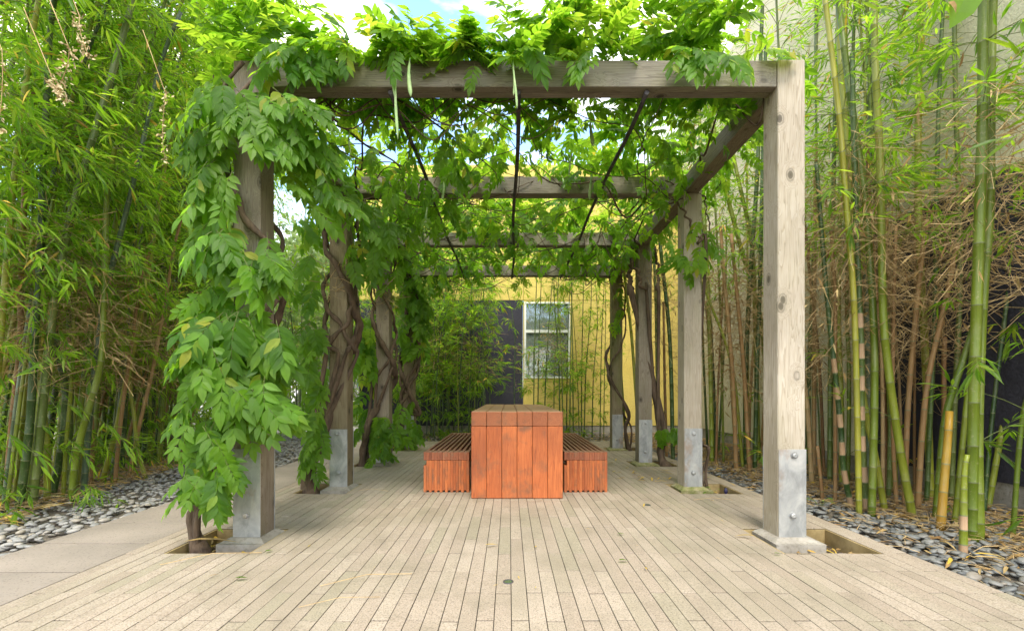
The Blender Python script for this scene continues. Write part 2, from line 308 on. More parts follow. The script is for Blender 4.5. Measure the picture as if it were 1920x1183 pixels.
t = NT('curtain'); n1 = t.noise(t.coord((30, 1, .6), False), 1.2, 3); M['curtain'] = t.fin(t.ramp(n1, [(.35, (.05, .075, .055)), (.65, (.17, .21, .175))]), .9)  # dark green tint paints the pane's greenish reflection into the cloth
t = NT('room_dark'); M['room'] = t.fin((.06, .10, .075), .9)
t = NT('pod_skin'); n1 = t.noise(t.coord(), 18, 3); M['pod'] = t.fin(t.ramp(n1, [(.3, (.20, .33, .12)), (.7, (.36, .47, .22))]), .6)
t = NT('dry_flower'); n1 = t.noise(t.coord(), 40, 3); M['flower'] = t.fin(t.ramp(n1, [(.3, (.42, .30, .13)), (.7, (.70, .60, .38))]), .8)
t = NT('black_plastic'); M['plastic'] = t.fin((.02, .018, .05), .4)
t = NT('purple_plastic'); M['purple'] = t.fin((.05, .02, .16), .4)
t = NT('drain_glass'); M['drain'] = t.fin((.05, .10, .05), .2, 0, .8)
t = NT('far_render'); n1 = t.noise(t.coord(), 1.5, 3); M['far'] = t.fin(t.ramp(n1, [(.3, (.62, .62, .63)), (.7, (.74, .73, .72))]), .9)

# ------------------------------------------------------------------ layout constants
XC = 0.0655; XL, XR = -1.823, 1.958; PT = 0.180; ROW = [3.02, 4.64, 6.26, 7.88]
DX0, DX1, DY0, DY1 = -2.30, 2.395, 1.35, 9.16; ZT, ZB = 3.16, 2.985

# ------------------------------------------------------------------ ground and terrain
g = MB(); n = 40; xs = np.linspace(-1, 1, n); xs = np.sign(xs) * np.abs(xs) ** 2.2 * 220
X, Y = np.meshgrid(xs, xs); Zg = np.full_like(X, -.30)
ii = np.arange(n - 1)[:, None] * n + np.arange(n - 1)[None]
g.add(np.stack([X, Y, Zg], -1).reshape(-1, 3), np.stack([ii, ii + 1, ii + n + 1, ii + n], -1).reshape(-1, 4))
tag(g.build('ground', M['soil']), 'dark bare soil under the bamboo and far beyond', kind='structure')

# paving: base bed with holes, pavers
PW = (DX1 - DX0) / 63.0; PL = .5412
def colx(i): return DX0 + i * PW
def snap(x): return DX0 + round((x - DX0) / PW) * PW
PITS = []
for k, ry in enumerate(ROW):
    f = ry - .275; b = ry + .225
    if k == 3: b = ry + .20
    PITS.append((snap(-2.08), snap(-1.54), f, b)); PITS.append((snap(1.66), snap(2.21), f, b))
pav = empty('paving', (0, 0, 0)); tag(pav, 'pale narrow concrete pavers laid in long rows under the pergola', kind='structure')
bed = MB(); xcuts = sorted({DX0, DX1, *[p[0] for p in PITS], *[p[1] for p in PITS]}); ycuts = sorted({DY0, DY1, *[p[2] for p in PITS], *[p[3] for p in PITS]})
for a, b in zip(xcuts[:-1], xcuts[1:]):
    for c_, d in zip(ycuts[:-1], ycuts[1:]):
        mxx, myy = (a + b) / 2, (c_ + d) / 2
        if any(p[0] < mxx < p[1] and p[2] < myy < p[3] for p in PITS): continue
        box(bed, a, b, c_, d, -.2, -.0035)
bed.build('joint_bed', M['joint'], pav)
segs = []
for i in range(63):
    x0, x1 = colx(i) + .0018, colx(i + 1) - .0018; xm = (x0 + x1) / 2
    off = (.0 if i % 2 else PL / 2) + (1.929 - 3 * PL)
    y = off + (.006 if i % 3 else -.004)
    while y < DY1:
        a, b = max(y, DY0), min(y + PL, DY1); y += PL
        if b - a < .03: continue
        parts = [(a, b)]
        for p in PITS:
            if p[0] < xm < p[1]:
                new = []
                for (u, v_) in parts:
                    if v_ <= p[2] or u >= p[3]: new.append((u, v_)); continue
                    if u < p[2]: new.append((u, p[2]))
                    if v_ > p[3]: new.append((p[3], v_))
                parts = new
        for (u, v_) in parts:
            if v_ - u > .03: segs.append((x0, x1, u + .0038, v_ - .0038))
segs.sort(key=lambda s: (max(s[2], 1.85)) + .25 * abs((s[0])) if s[3] > 1.8 else 99)
pm = {}; rest = MB()
for q, (x0, x1, a, b) in enumerate(segs):
    ln = round(b - a, 2); dz = random.uniform(-.0012, .0016)
    if q < 300:
        key = ln
        if key not in pm: pm[key] = cbox(MB(), -(x1 - x0) / 2, (x1 - x0) / 2, -(b - a) / 2, (b - a) / 2, -.045, 0, .0012).mesh('paver', M['paver'])
        link('paver', pm[key], pav, ((x0 + x1) / 2, (a + b) / 2, dz), (random.uniform(-.002, .002), 0, random.uniform(-.0012, .0012)))
    else: cbox(rest, x0, x1, a, b, -.045, dz, .0012, 0, random.random())
rest.build('far_paver', M['paver'], pav, kind='stuff')
# pits
for (a, b, c_, d) in PITS:
    m = MB(); w_ = .012
    box(m, a, a + w_, c_, d, -.19, -.004); box(m, b - w_, b, c_, d, -.19, -.004); box(m, a + w_, b - w_, c_, c_ + w_, -.19, -.006); box(m, a + w_, b - w_, d - w_, d, -.19, -.006)
    m.build('pit_rim', M['pitw'], pav)
    m = MB(); nn = 7; gx_, gy_ = np.meshgrid(np.linspace(a + w_, b - w_, nn), np.linspace(c_ + w_, d - w_, nn)); zz = -.105 + rng.normal(0, .008, gx_.shape)
    ii = np.arange(nn - 1)[:, None] * nn + np.arange(nn - 1)[None]; m.add(np.stack([gx_, gy_, zz], -1).reshape(-1, 3), np.stack([ii, ii + 1, ii + nn + 1, ii + nn], -1).reshape(-1, 4), smooth=True)
    m.build('pit_soil', M['soil'], pav)

# walkway slabs (left)
wk = empty('walkway', (0, 0, 0)); tag(wk, 'grey pitted concrete slab walkway left of the paving', kind='structure')
y = 2.456 - .4745 * 3; k = 0
while y < 12.5:
    x0 = -3.0 if y < 9.2 else -3.6
    cbox(MB(), x0, DX0 - .005, y + .0055, y + .469, -.08, -.0005 + random.uniform(-.0006, .0006), .001).build('slab', M['slab'], wk); y += .4745
m = MB(); box(m, -3.0, DX0 - .006, 1.0, 12.6, -.2, -.004); m.build('slab_bed', M['joint'], wk)
m = MB(); box(m, -16, -3.62, 11.0, 24, -.2, .002); box(m, -3.6, DX0 - .5, 12.7, 24, -.2, 0); tag(m.build('plaza', M['plaza']), 'bright pale concrete plaza beyond the bamboo grove', kind='structure')

# ------------------------------------------------------------------ pebble beds
import mathutils, bmesh
def ico(sub):
    b = bmesh.new(); bmesh.ops.create_icosphere(b, subdivisions=sub, radius=1); b.verts.ensure_lookup_table()
    V = np.array([v.co[:] for v in b.verts]); Fc = np.array([[v.index for v in f.verts] for f in b.faces]); b.free(); return V, Fc
V1, F1 = ico(2); V0, F0 = ico(1)
def pebv(V, seed):
    r = np.random.default_rng(seed); q = V * (1 + .07 * np.sin(V @ r.normal(size=3) * 1.7 + r.random() * 6)[:, None]); return q * np.array([1, r.uniform(.58, .85), r.uniform(.28, .42)])
def bed_h(x, y): return .02 * np.sin(x * 3.1 + y * 1.7) + .015 * np.sin(y * 4.3 - x * 2)
def pebble_bed(name, label, region, n, mat, seedm, litter_n, yb):
    root = empty(name, (0, 0, 0)); tag(root, label, kind='structure'); sm = MB(); nn = 60
    x0, x1, y0, y1 = region
    gx_, gy_ = np.meshgrid(np.linspace(x0, x1, nn), np.linspace(y0, y1, nn)); zz = -.052 + bed_h(gx_, gy_) * .6
    ii = np.arange(nn - 1)[:, None] * nn + np.arange(nn - 1)[None]; sm.add(np.stack([gx_, gy_, zz], -1).reshape(-1, 3), np.stack([ii, ii + 1, ii + nn + 1, ii + nn], -1).reshape(-1, 4), smooth=True)
    sm.build('bed_soil', M['grit'], root)
    pts = []
    r = np.random.default_rng(seedm)
    x = r.uniform(x0, x1, n * 6); y = y0 + (y1 - y0) * r.random(n * 6) ** 1.25; ok = yb(x, y); x, y = x[ok][:n], y[ok][:n]
    z = -.045 + bed_h(x, y) * .6 + r.uniform(0, .035, len(x)); d = np.hypot(x, y) + np.where(np.abs(x) * F / y > 985, 50, 0); o = np.argsort(d)
    meshes = [MB().add(pebv(V1, s), F1, 0, 0, True).mesh('pebble', mat) for s in range(10)]
    st = MB()
    for q, i in enumerate(o):
        s = r.uniform(.018, .034) if r.random() < .88 else r.uniform(.034, .044)
        rot = (r.normal(0, .22), r.normal(0, .22), r.uniform(0, 6.28))
        if q < 300: link('pebble', meshes[q % 10], root, (x[i], y[i], z[i]), rot, None, (s, s, s))
        else:
            Rm = np.array(mathutils.Euler(rot).to_matrix()); st.add(pebv(V0 if d[i] > 5.2 else V1, int(r.integers(1e6))) @ Rm.T * s + (x[i], y[i], z[i]), F0 if d[i] > 5.2 else F1, 0, r.random(), True)
    st.build('far_pebble', mat, root, kind='stuff')
    return root

# straws / dead leaves prototypes (length 1 along +X)
def leafproto(w, fold=.25, droop=.12, mids=True):
    s = [(0, 0), (.28, .5), (.62, .42), (1, 0)]; V = [(0, 0, 0)]
    for x, h in s[1:3]: V += [(x, h * w, fold * h * w - droop * x * x), (x, 0, -droop * x * x), (x, -h * w, fold * h * w - droop * x * x)]
    V.append((1, 0, -droop)); T = np.array([(0, 2, 1), (0, 3, 2), (4, 5, 7), (5, 6, 7)]); Q = np.array([(1, 2, 5, 4), (2, 3, 6, 5)]); return np.array(V, float), [T, Q]
def leaflow(w, droop=.12):
    V = np.array([(0, 0, 0), (.38, .5 * w, -droop * .14), (.38, -.5 * w, -droop * .14), (1, 0, -droop)], float); return V, [np.array([(0, 2, 1), (1, 2, 3)])]
BL = leafproto(.14, .3, .15); BLW = leafproto(.17, .3, .2); BLL = leaflow(.15, .1)
def leaffine(w, fold=.2, droop=.14):
    st = [(.12, .27), (.32, .48), (.56, .44), (.8, .22)]; V = [(0, 0, 0)]
    for x, h in st: V += [(x, h * w, fold * h * w - droop * x * x), (x, 0, -droop * x * x), (x, -h * w, fold * h * w - droop * x * x)]
    V.append((1, 0, -droop)); T = np.array([(0, 2, 1), (0, 3, 2), (10, 11, 13), (11, 12, 13)]); Q = []
    for i in range(3): a = 1 + 3 * i; Q += [(a, a + 1, a + 4, a + 3), (a + 1, a + 2, a + 5, a + 4)]
    return np.array(V, float), [T, np.array(Q)]
WL = leaffine(.45); WLL = leaflow(.46, .12)
def stick(bend=.1, r=.012):
    V = []; 
    for x, z in ((0, 0), (.5, bend), (1, 0)):
        for a in (0, 2.09, 4.19): V.append((x, r * cos(a), z + r * sin(a)))
    Q = [(i * 3 + j, i * 3 + (j + 1) % 3, i * 3 + 3 + (j + 1) % 3, i * 3 + 3 + j) for i in range(2) for j in range(3)]; return np.array(V), [np.array(Q)]
ST = stick(.10, .011); ST2 = stick(.06, .0045)

def right_ok(x, y): return (x > DX1 + .03) & (x < 4.14)
def left_edge(y): return np.interp(y, [2.0, 4.0, 6.2, 8.9, 10.5], [-3.7, -4.2, -4.75, -6.2, -7.0])
def left_ok(x, y): return (x < -3.03) & (x > left_edge(y) - .9)
pebble_bed('right_pebble_bed', 'dark grey river pebbles with straw along the cream and charcoal wall', (DX1 + .005, 4.2, 1.7, 11.2), 7200, M['peb'], 3, 0, right_ok)
pebble_bed('left_pebble_bed', 'pale grey river pebbles between the walkway and the bamboo grove', (-8.6, -3.01, 1.7, 10.5), 8000, M['peb2'], 4, 0, left_ok)
def back_ok(x, y): return (x > -3.5) & (x < 2.3) & (y > DY1 + .02)
pebble_bed('back_pebble_bed', 'narrow pebble strip below the yellow and charcoal wall', (-3.6, 2.39, DY1 + .005, 11.25), 1300, M['peb2'], 5, 0, back_ok)
def litter(name, label, n, region, ok, seed, zb=-.02, mats=None, smin=.05, smax=.17):
    r = np.random.default_rng(seed); m = MB(); x = r.uniform(region[0], region[1], n * 4); y = region[2] + (region[3] - region[2]) * r.random(n * 4) ** 1.2
    k = ok(x, y); x, y = x[k][:n], y[k][:n]; n = len(x); a = r.uniform(0, 6.28, n)
    Xd = np.stack([np.cos(a), np.sin(a), r.normal(0, .12, n)], -1); Zd = np.stack([r.normal(0, .4, n), r.normal(0, .4, n), np.ones(n)], -1)
    P = np.stack([x, y, zb + bed_h(x, y) * .6 + r.uniform(0, .03, n)], -1); s = r.uniform(smin, smax, n); h = n // 2
    stamp(m, BL, Xd[:h], Zd[:h], P[:h], s[:h], 0, r.random(h)); stamp(m, ST, Xd[h:], Zd[h:], P[h:], s[h:] * 1.2, 1, r.random(n - h))
    q = n // 14; stamp(m, BLW, Xd[:q], Zd[:q], P[:q] + (0.03, .02, .012), s[:q] * .8, 2, r.random(q))
    tag(m.build(name, [M['bam_dry'], M['twig_dry'], M['yellow']], None, kind='stuff'), label, 'leaf litter')
litter('leaf_litter', 'straw coloured fallen bamboo leaves among the dark pebbles', 9000, (2.45, 4.15, 2.0, 11), lambda x, y: right_ok(x, y) & ((x > 3.05 - .12 * (y - 3)) | (np.sin(x * 40 + y * 31) > .8)), 11)
litter('leaf_litter', 'straw coloured fallen leaves under the left bamboo grove', 8000, (-8.5, -3.1, 2.2, 10.3), lambda x, y: (x < left_edge(y) + .35) & (x > left_edge(y) - 1.6), 12, 0.0)
litter('leaf_litter', 'thin scatter of dead leaves at the foot of the yellow wall', 700, (-3.5, 2.3, 9.2, 11.2), back_ok, 13)

# ------------------------------------------------------------------ walls
def wall_panel(mb, ax, u0, u1, z0, z1, p0, p1, mat=0):
    if ax == 'x': box(mb, u0, u1, p0, p1, z0, z1, mat)
    else: box(mb, p0, p1, u0, u1, z0, z1, mat)
BY = 11.3
bb = empty('stucco_building', (0, BY, 0), 'yellow and charcoal stucco building with a white window at the back', 'building')
def rel(o, r=(0, BY, 0)): o.location = (-r[0], -r[1], -r[2]); return o
wx0, wx1, wz0, wz1 = gx(983, BY), gx(1069, BY), gz(709, BY), gz(566, BY); sx = gx(981, BY)
rel(box(MB(), -3.7, sx - .008, BY, BY + .3, .16, gz(563, BY) - .006).build('charcoal_panel', M['char_st'], bb))
m = MB()
box(m, sx + .003, wx0 - .002, BY + .012, BY + .3, .16, gz(563, BY) - .006)
box(m, wx0 - .002, wx1 + .002, BY + .012, BY + .3, .16, wz0); box(m, wx0 - .002, wx1 + .002, BY + .012, BY + .3, wz1, gz(563, BY) - .006)
box(m, wx1 + .002, 4.45, BY + .012, BY + .3, .16, gz(563, BY) - .006)
rel(m.build('yellow_panel', M['yellow_st'], bb))
m = MB(); box(m, -3.7, sx, BY + .006, BY + .3, gz(563, BY) + .006, 6.6); box(m, sx + .008, 4.45, BY + .006, BY + .3, gz(563, BY) + .006, 6.6); rel(m.build('upper_yellow_panel', M['yellow_st'], bb))
m = MB(); box(m, -3.7, 4.45, BY + .03, BY + .31, -.25, .155); rel(m.build('plinth', M['conc'], bb))
m = MB(); box(m, -3.69, 4.44, BY + .02, BY + .28, .14, 6.5); rel(m.build('joint_backing', M['rod'], bb)) if False else None
wf = MB(); fw = .045; zt = gz(621, BY)
box(wf, wx0, wx0 + fw, BY - .006, BY + .10, wz0, wz1); box(wf, wx1 - fw, wx1, BY - .006, BY + .10, wz0, wz1); box(wf, wx0 + fw, wx1 - fw, BY - .004, BY + .10, wz1 - fw, wz1); box(wf, wx0 + fw, wx1 - fw, BY - .004, BY + .1, wz0, wz0 + fw)
win = rel(wf.build('window', M['frame'], bb))
o = box(MB(), wx0 + fw, wx1 - fw, BY + .0, BY + .08, zt - .035, zt + .035).build('sash_bar', M['frame'], win)
for a, b in ((wz0 + fw, zt - .035), (zt + .035, wz1 - fw)): box(MB(), wx0 + fw, wx1 - fw, BY + .05, BY + .056, a, b).build('pane', M['glass'], win)
box(MB(), wx0 + fw, wx1 - fw - .1, BY + .13, BY + .135, wz0 + fw, zt - .05).build('curtain', M['curtain'], win)
box(MB(), wx0, wx1, BY + .22, BY + .23, wz0, wz1).build('dark_interior', M['room'], win)
WX = 4.20
sb = empty('side_building', (WX, 6, 0), 'cream stucco wall with a charcoal base panel along the right side', 'building')
yb = 5.55; zc = 2.85
r_ = (WX, 6, 0)
rel(box(MB(), WX, WX + .3, 1.2, yb - .006, .20, zc - .006).build('charcoal_panel', M['char_st'], sb), r_)
rel(box(MB(), WX + .008, WX + .3, yb + .003, BY - .01, .20, zc - .006).build('cream_panel', M['cream_st'], sb), r_)
rel(box(MB(), WX + .004, WX + .3, 1.2, BY - .01, zc + .004, 7.5).build('upper_cream_panel', M['cream_st'], sb), r_)
rel(box(MB(), WX + .03, WX + .31, 1.2, BY - .01, -.25, .195).build('plinth', M['conc'], sb), r_)

# ------------------------------------------------------------------ pergola
pg = empty('pergola', (XC, 5.4, 0), 'weathered timber pergola with steel shod posts and overhead beams', 'pergola')
PR = (XC, 5.4, 0)
def hexbolt(p, nx=0, r=.019):
    m = MB(); tube(m, [(p[0], p[1] + .002, p[2]), (p[0], p[1] - .004, p[2])], [r * 1.25, r * 1.25], 14); tube(m, [(p[0], p[1] - .004, p[2]), (p[0], p[1] - .015, p[2]), (p[0], p[1] - .019, p[2])], [r, r * .95, r * .6], 8); return m
postm = {(0, 0): 'post_grey', (0, 1): 'post', (1, 0): 'post_old', (1, 1): 'post', (2, 0): 'post_grey', (2, 1): 'post_grey', (3, 0): 'post_old', (3, 1): 'post_old'}
for k, ry in enumerate(ROW):
    for s in (0, 1):
        x0 = XL if s == 0 else XR - PT; x1 = x0 + PT
        p = rel(cbox(MB(), x0, x1, ry, ry + PT, -.008, ZT + random.uniform(-.004, .004), .006).build('post', M[postm[(k, s)]], pg), PR)
        z1 = .595 + random.uniform(-.01, .01)
        for yy in (ry - .007, ry + PT + .0005):
            cbox(MB(), x0 + .002, x1 + .003, yy, yy + .0065, -.006, z1, .0015).build('steel_plate', M['steel'], p)
        for zz in (.55, .155): hexbolt(((x0 + x1) / 2 + random.uniform(-.008, .012), ry - .007, zz)).build('bolt', M['steel'], p)
        fm = MB(); e = .055
        # sloping grout collar on a concrete block
        mt = M['mossy'] if (k, s) in ((1, 1), (2, 1), (3, 1), (3, 0)) else M['conc']
        V = [(x0 - .05, ry - .06, -.012), (x1 + e, ry - .06, -.012), (x1 + e, ry + PT + .04, -.012), (x0 - .05, ry + PT + .04, -.012), (x0 - .012, ry - .018, .012), (x1 + .012, ry - .018, .012), (x1 + .012, ry + PT + .012, .012), (x0 - .012, ry + PT + .012, .012)]
        fm.add(V, BF); box(fm, x0 - .06, x1 + .08, ry - .085, ry + PT + .045, -.2, -.0125)
        fm.build('footing', mt, p)
BD = .122
for k, ry in enumerate(ROW):
    rel(cbox(MB(), XL + PT + .004, XR - PT - .006, ry + .004, ry + .004 + BD / 2 - .001, ZB, ZT, .004).build('cross_beam', M['beam_x'], pg), PR)
    rel(cbox(MB(), XL + PT + .004, XR - PT - .006, ry + .004 + BD / 2 + .001, ry + .004 + BD, ZB + .001, ZT - .002, .004).build('cross_beam', M['beam_x'], pg), PR)
    if k < 3:
        for xa in (XL + .04, XR - PT - .0): rel(cbox(MB(), xa + (.0 if xa > 0 else 0), xa + .14, ry + PT + .004, ROW[k + 1] - .004, ZB, ZT - .004, .004).build('side_beam', M['beam_y'], pg), PR)
for dx in (-.85, -.005, .845):
    m = MB(); P = [(XC + dx + .012 * sin(y * 2.1 + dx), y, ZB - .022 + .006 * sin(y * 5)) for y in np.linspace(3.05, 8.0, 26)]; tube(m, P, .0165, 8)
    rel(m.build('support_rod', M['rod'], pg), PR)

# ------------------------------------------------------------------ table and benches
tx0, tx1, ty0, ty1 = gx(883.3, 4.157), gx(1055.6, 4.157), 4.157, 6.87; TZ = .792; bw = (tx1 - tx0) / 6; tt = .132
tb = empty('picnic_table', ((tx0 + tx1) / 2, (ty0 + ty1) / 2, 0), 'orange stained timber picnic table of six thick boards with slab ends', 'table'); TR = tuple(tb.location)
for i in range(6):
    a, b = tx0 + i * bw + .0012, tx0 + (i + 1) * bw - .0012; jz = random.uniform(-.0015, .0015)
    rel(cbox(MB(), a, b, ty0 + jz, ty1, TZ - tt, TZ + jz, .004, 0, random.random()).build('top_board', M['tbl_y'], tb), TR)
    for (c_, d) in ((ty0, ty0 + .135), (ty1 - .135, ty1)): rel(cbox(MB(), a, b, c_ + jz * .7 + .001, d, .004, TZ - tt - .0018, .004, 0, random.random()).build('end_board', M['tbl_z'], tb), TR)
m = MB(); box(m, tx0 + .01, tx1 - .01, ty0 + .01, ty0 + .12, .0, .1); 
def bench(x0, x1, lab):
    y0, y1, H = 4.43, 6.60, .391; n = 9; pt = (x1 - x0 - .0275) / (n - 1); e = empty('slatted_bench', ((x0 + x1) / 2, (y0 + y1) / 2, 0), lab, 'bench'); R = tuple(e.location)
    for i in range(n):
        a = x0 + i * pt; b = a + .0268; jz = random.uniform(-.001, .001)
        rel(cbox(MB(), a, b, y0 + jz, y1, H - .08, H + jz, .002, 0, random.random()).build('seat_slat', M['slat'], e), R)
        for (c_, d) in ((y0, y0 + .15), (y1 - .15, y1)): rel(cbox(MB(), a, b, c_ + .001 + jz, d, .0, H - .0815 if i else H - .13, .002, 0, random.random()).build('end_slat', M['tbl_z'], e), R)
        if i < n - 1:
            for (c_, d) in ((y0, y0 + .15), (y1 - .15, y1)):
                rel(cbox(MB(), b + .0006, a + pt - .0006, c_ + .0014 + jz, d, .018, H - .083, .002, 0, random.random()).build('spacer', M['tbl_z'], e), R)
                rel(cbox(MB(), b + .0006, a + pt - .0006, c_ + .002, d, H - .08, H - .003, .002, 0, random.random()).build('spacer_block', M['slat'], e), R)
    return e
bench(gx(794.2, 4.43), -.385, 'low red brown slatted bench on the left side of the orange table')
bench(.535, gx(1139, 4.43), 'low red brown slatted bench on the right side of the orange table')

# ------------------------------------------------------------------ bamboo
CM = ['c_dark', 'c_green', 'c_yg', 'c_yel', 'c_tan', 'c_grey']
def make_culm(path, r0, r1, mat, spacing=.26, sheath=False, k=10):
    P = catmull(path, 10); L_ = np.linalg.norm(np.diff(P, axis=0), axis=1).sum(); ss = []; rr = []; kind = []; s = .0; i = 0; nodes = []
    j0 = random.uniform(.03, .12)
    while s < L_:
        sp_ = min(spacing, .06 + j0 + i * .04) * random.uniform(.92, 1.08); i += 1
        ss += [s + .0035, s + sp_ * .5, s + sp_ - .004, s + sp_ - .001]; rr += [1.0, .985, 1.0, 1.05]; kind += [0, 0, 1, 1]; s += sp_; nodes.append(s)
    ss = np.array(ss); keep = ss < L_; ss = ss[keep]; rr = np.array(rr)[keep]; kind = np.array(kind)[keep]; Q, _ = resample(P, ss); rad = (r0 + (r1 - r0) * (ss / L_) ** 1.3) * rr
    m = MB(); 
    if sheath: mf = lambda q: (1 if kind[q] else (2 if (q // 4) % 2 == 0 and q < len(ss) * .42 else 0))
    else: mf = lambda q: 1 if kind[q] else 0
    tube(m, Q, rad, k, 0, 0, True, mf); nd = [n_ for n_ in nodes if n_ < L_]; N, _ = resample(P, nd) if nd else (np.zeros((0, 3)), 0)
    return m, [M[mat], M['node'], M['sheath']], N
def foliage(nodes, rs, zmin, dens, dry_z=(1.4, 2.4), dry_n=80, blen=(.35, .9), bias=(0, 0), leafs=.14, perb=(3, 6), hifi=True, low=.06, yellow=.02, droop=.35):
    """branches, leaves and dry twig tangle along a stalk; returns three MBs"""
    tw, lf, dr = MB(), MB(), MB(); X, Z, P, Sc, R_, Mt = [], [], [], [], [], []
    DX, DP, DS = [], [], []
    for p in nodes:
        z = p[2]
        if z < zmin and rs.random() > low: continue
        nb = rs.poisson(dens) if z > zmin else 1
        for _ in range(nb):
            a = rs.uniform(0, 6.28); L_ = rs.uniform(*blen); el = rs.uniform(.1, .9)
            d = np.array([cos(a) * cos(el) + bias[0] * rs.random(), sin(a) * cos(el) + bias[1] * rs.random(), sin(el) * .8]); d /= np.linalg.norm(d)
            tt_ = np.linspace(0, 1, 5)[:, None]; B = p + d * L_ * tt_ + np.array([0, 0, -droop * L_]) * tt_ ** 2 * rs.uniform(.6, 1.8)
            tube(tw, B, np.linspace(.0032, .0012, 5), 3, 0, 0, False); T = nrm(np.gradient(B, axis=0))
            for q in range(rs.integers(*perb)):
                f = rs.uniform(.25, 1); bp = p + d * L_ * f + np.array([0, 0, -droop * L_]) * f ** 2; td = nrm(T[int(f * 4)] + rs.normal(0, .55, 3) + (0, 0, -.12)); tl = rs.uniform(.08, .24)
                nl = rs.integers(3, 8); X.append(td); Z.append((0, 0, 1)); P.append(bp); Sc.append(tl * 1.0); R_.append(-1); Mt.append(-1)
                side = nrm(np.cross(td, (0, 0, 1)) + 1e-3)
                for u in range(nl):
                    g_ = (u + 1) / nl; sg = 1 if u % 2 else -1
                    ld = td * (.55 + .5 * g_) + side * sg * (.85 * (1.15 - g_)) + np.array([0, 0, -.42 * rs.random()]) + rs.normal(0, .16, 3)
                    X.append(ld); Z.append(np.array([0, 0, 1.]) + rs.normal(0, .45, 3)); P.append(bp + td * tl * g_); Sc.append(leafs * rs.uniform(.6, 1.2)); R_.append(rs.random()); Mt.append(1 if rs.random() < yellow else 0)
    nd = int(dry_n)
    if nd and len(nodes):
        zc_ = nodes[(nodes[:, 2] > dry_z[0]) & (nodes[:, 2] < dry_z[1])]
        if len(zc_):
            c = zc_[rs.integers(0, len(zc_), nd)]; a = rs.uniform(0, 6.28, nd); rr = rs.random(nd) * .16
            Pd = c + np.stack([np.cos(a) * rr, np.sin(a) * rr, rs.normal(0, .08, nd)], -1); Xd = np.stack([np.cos(a), np.sin(a), rs.normal(-.1, .75, nd)], -1) + rs.normal(0, .35, (nd, 3))
            stamp(dr, ST2, Xd, rs.normal(0, 1, (nd, 3)), Pd, rs.uniform(.12, .5, nd), 0, rs.random(nd))
            h = nd // 3; e = Pd[:h] + nrm(Xd[:h]) * rs.uniform(.05, .3, (h, 1)); stamp(dr, BL, Xd[:h] + rs.normal(0, .6, (h, 3)) + (0, 0, -.6), rs.normal(0, 1, (h, 3)), e, rs.uniform(.06, .14, h), 1, rs.random(h))
    if X:
        X, Z, P, Sc, R_, Mt = map(np.array, (X, Z, P, Sc, R_, Mt)); k = R_ < 0
        stamp(tw, ST2, X[k], Z[k], P[k], Sc[k], 0, 0)
        stamp(lf, BL if hifi else BLL, X[~k], Z[~k], P[~k], Sc[~k], Mt[~k], R_[~k])
    return tw, lf, dr
def stalk(loc, path, r0, r1, mat, label, group=None, fol=None, seed=0, spacing=.26, sheath=False, name='bamboo_stalk'):
    e = empty(name, loc, label, 'bamboo', group); m, mats, N = make_culm(path, r0, r1, mat, spacing, sheath); m.build('culm', mats, e)
    if fol is not None:
        rs = np.random.default_rng(seed); tw, lf, dr = foliage(N, rs, **fol)
        tw.build('branches', M['twig'], e, kind='stuff'); lf.build('leaves', [M['bam'], M['yellow']], e, kind='stuff'); dr.build('dry_twigs', [M['twig_dry'], M['bam_dry']], e, kind='stuff')
    return e
def copy_tree(o, loc, rz, sc=1.0, label=None, group=None):
    c = o.copy(); C.objects.link(c); c.location = loc; c.rotation_euler = (0, 0, rz); c.scale = (sc, sc, sc)
    if label: c['label'] = label
    if group: c['group'] = group
    for ch in o.children:
        d = ch.copy(); C.objects.link(d); d.parent = c
    return c

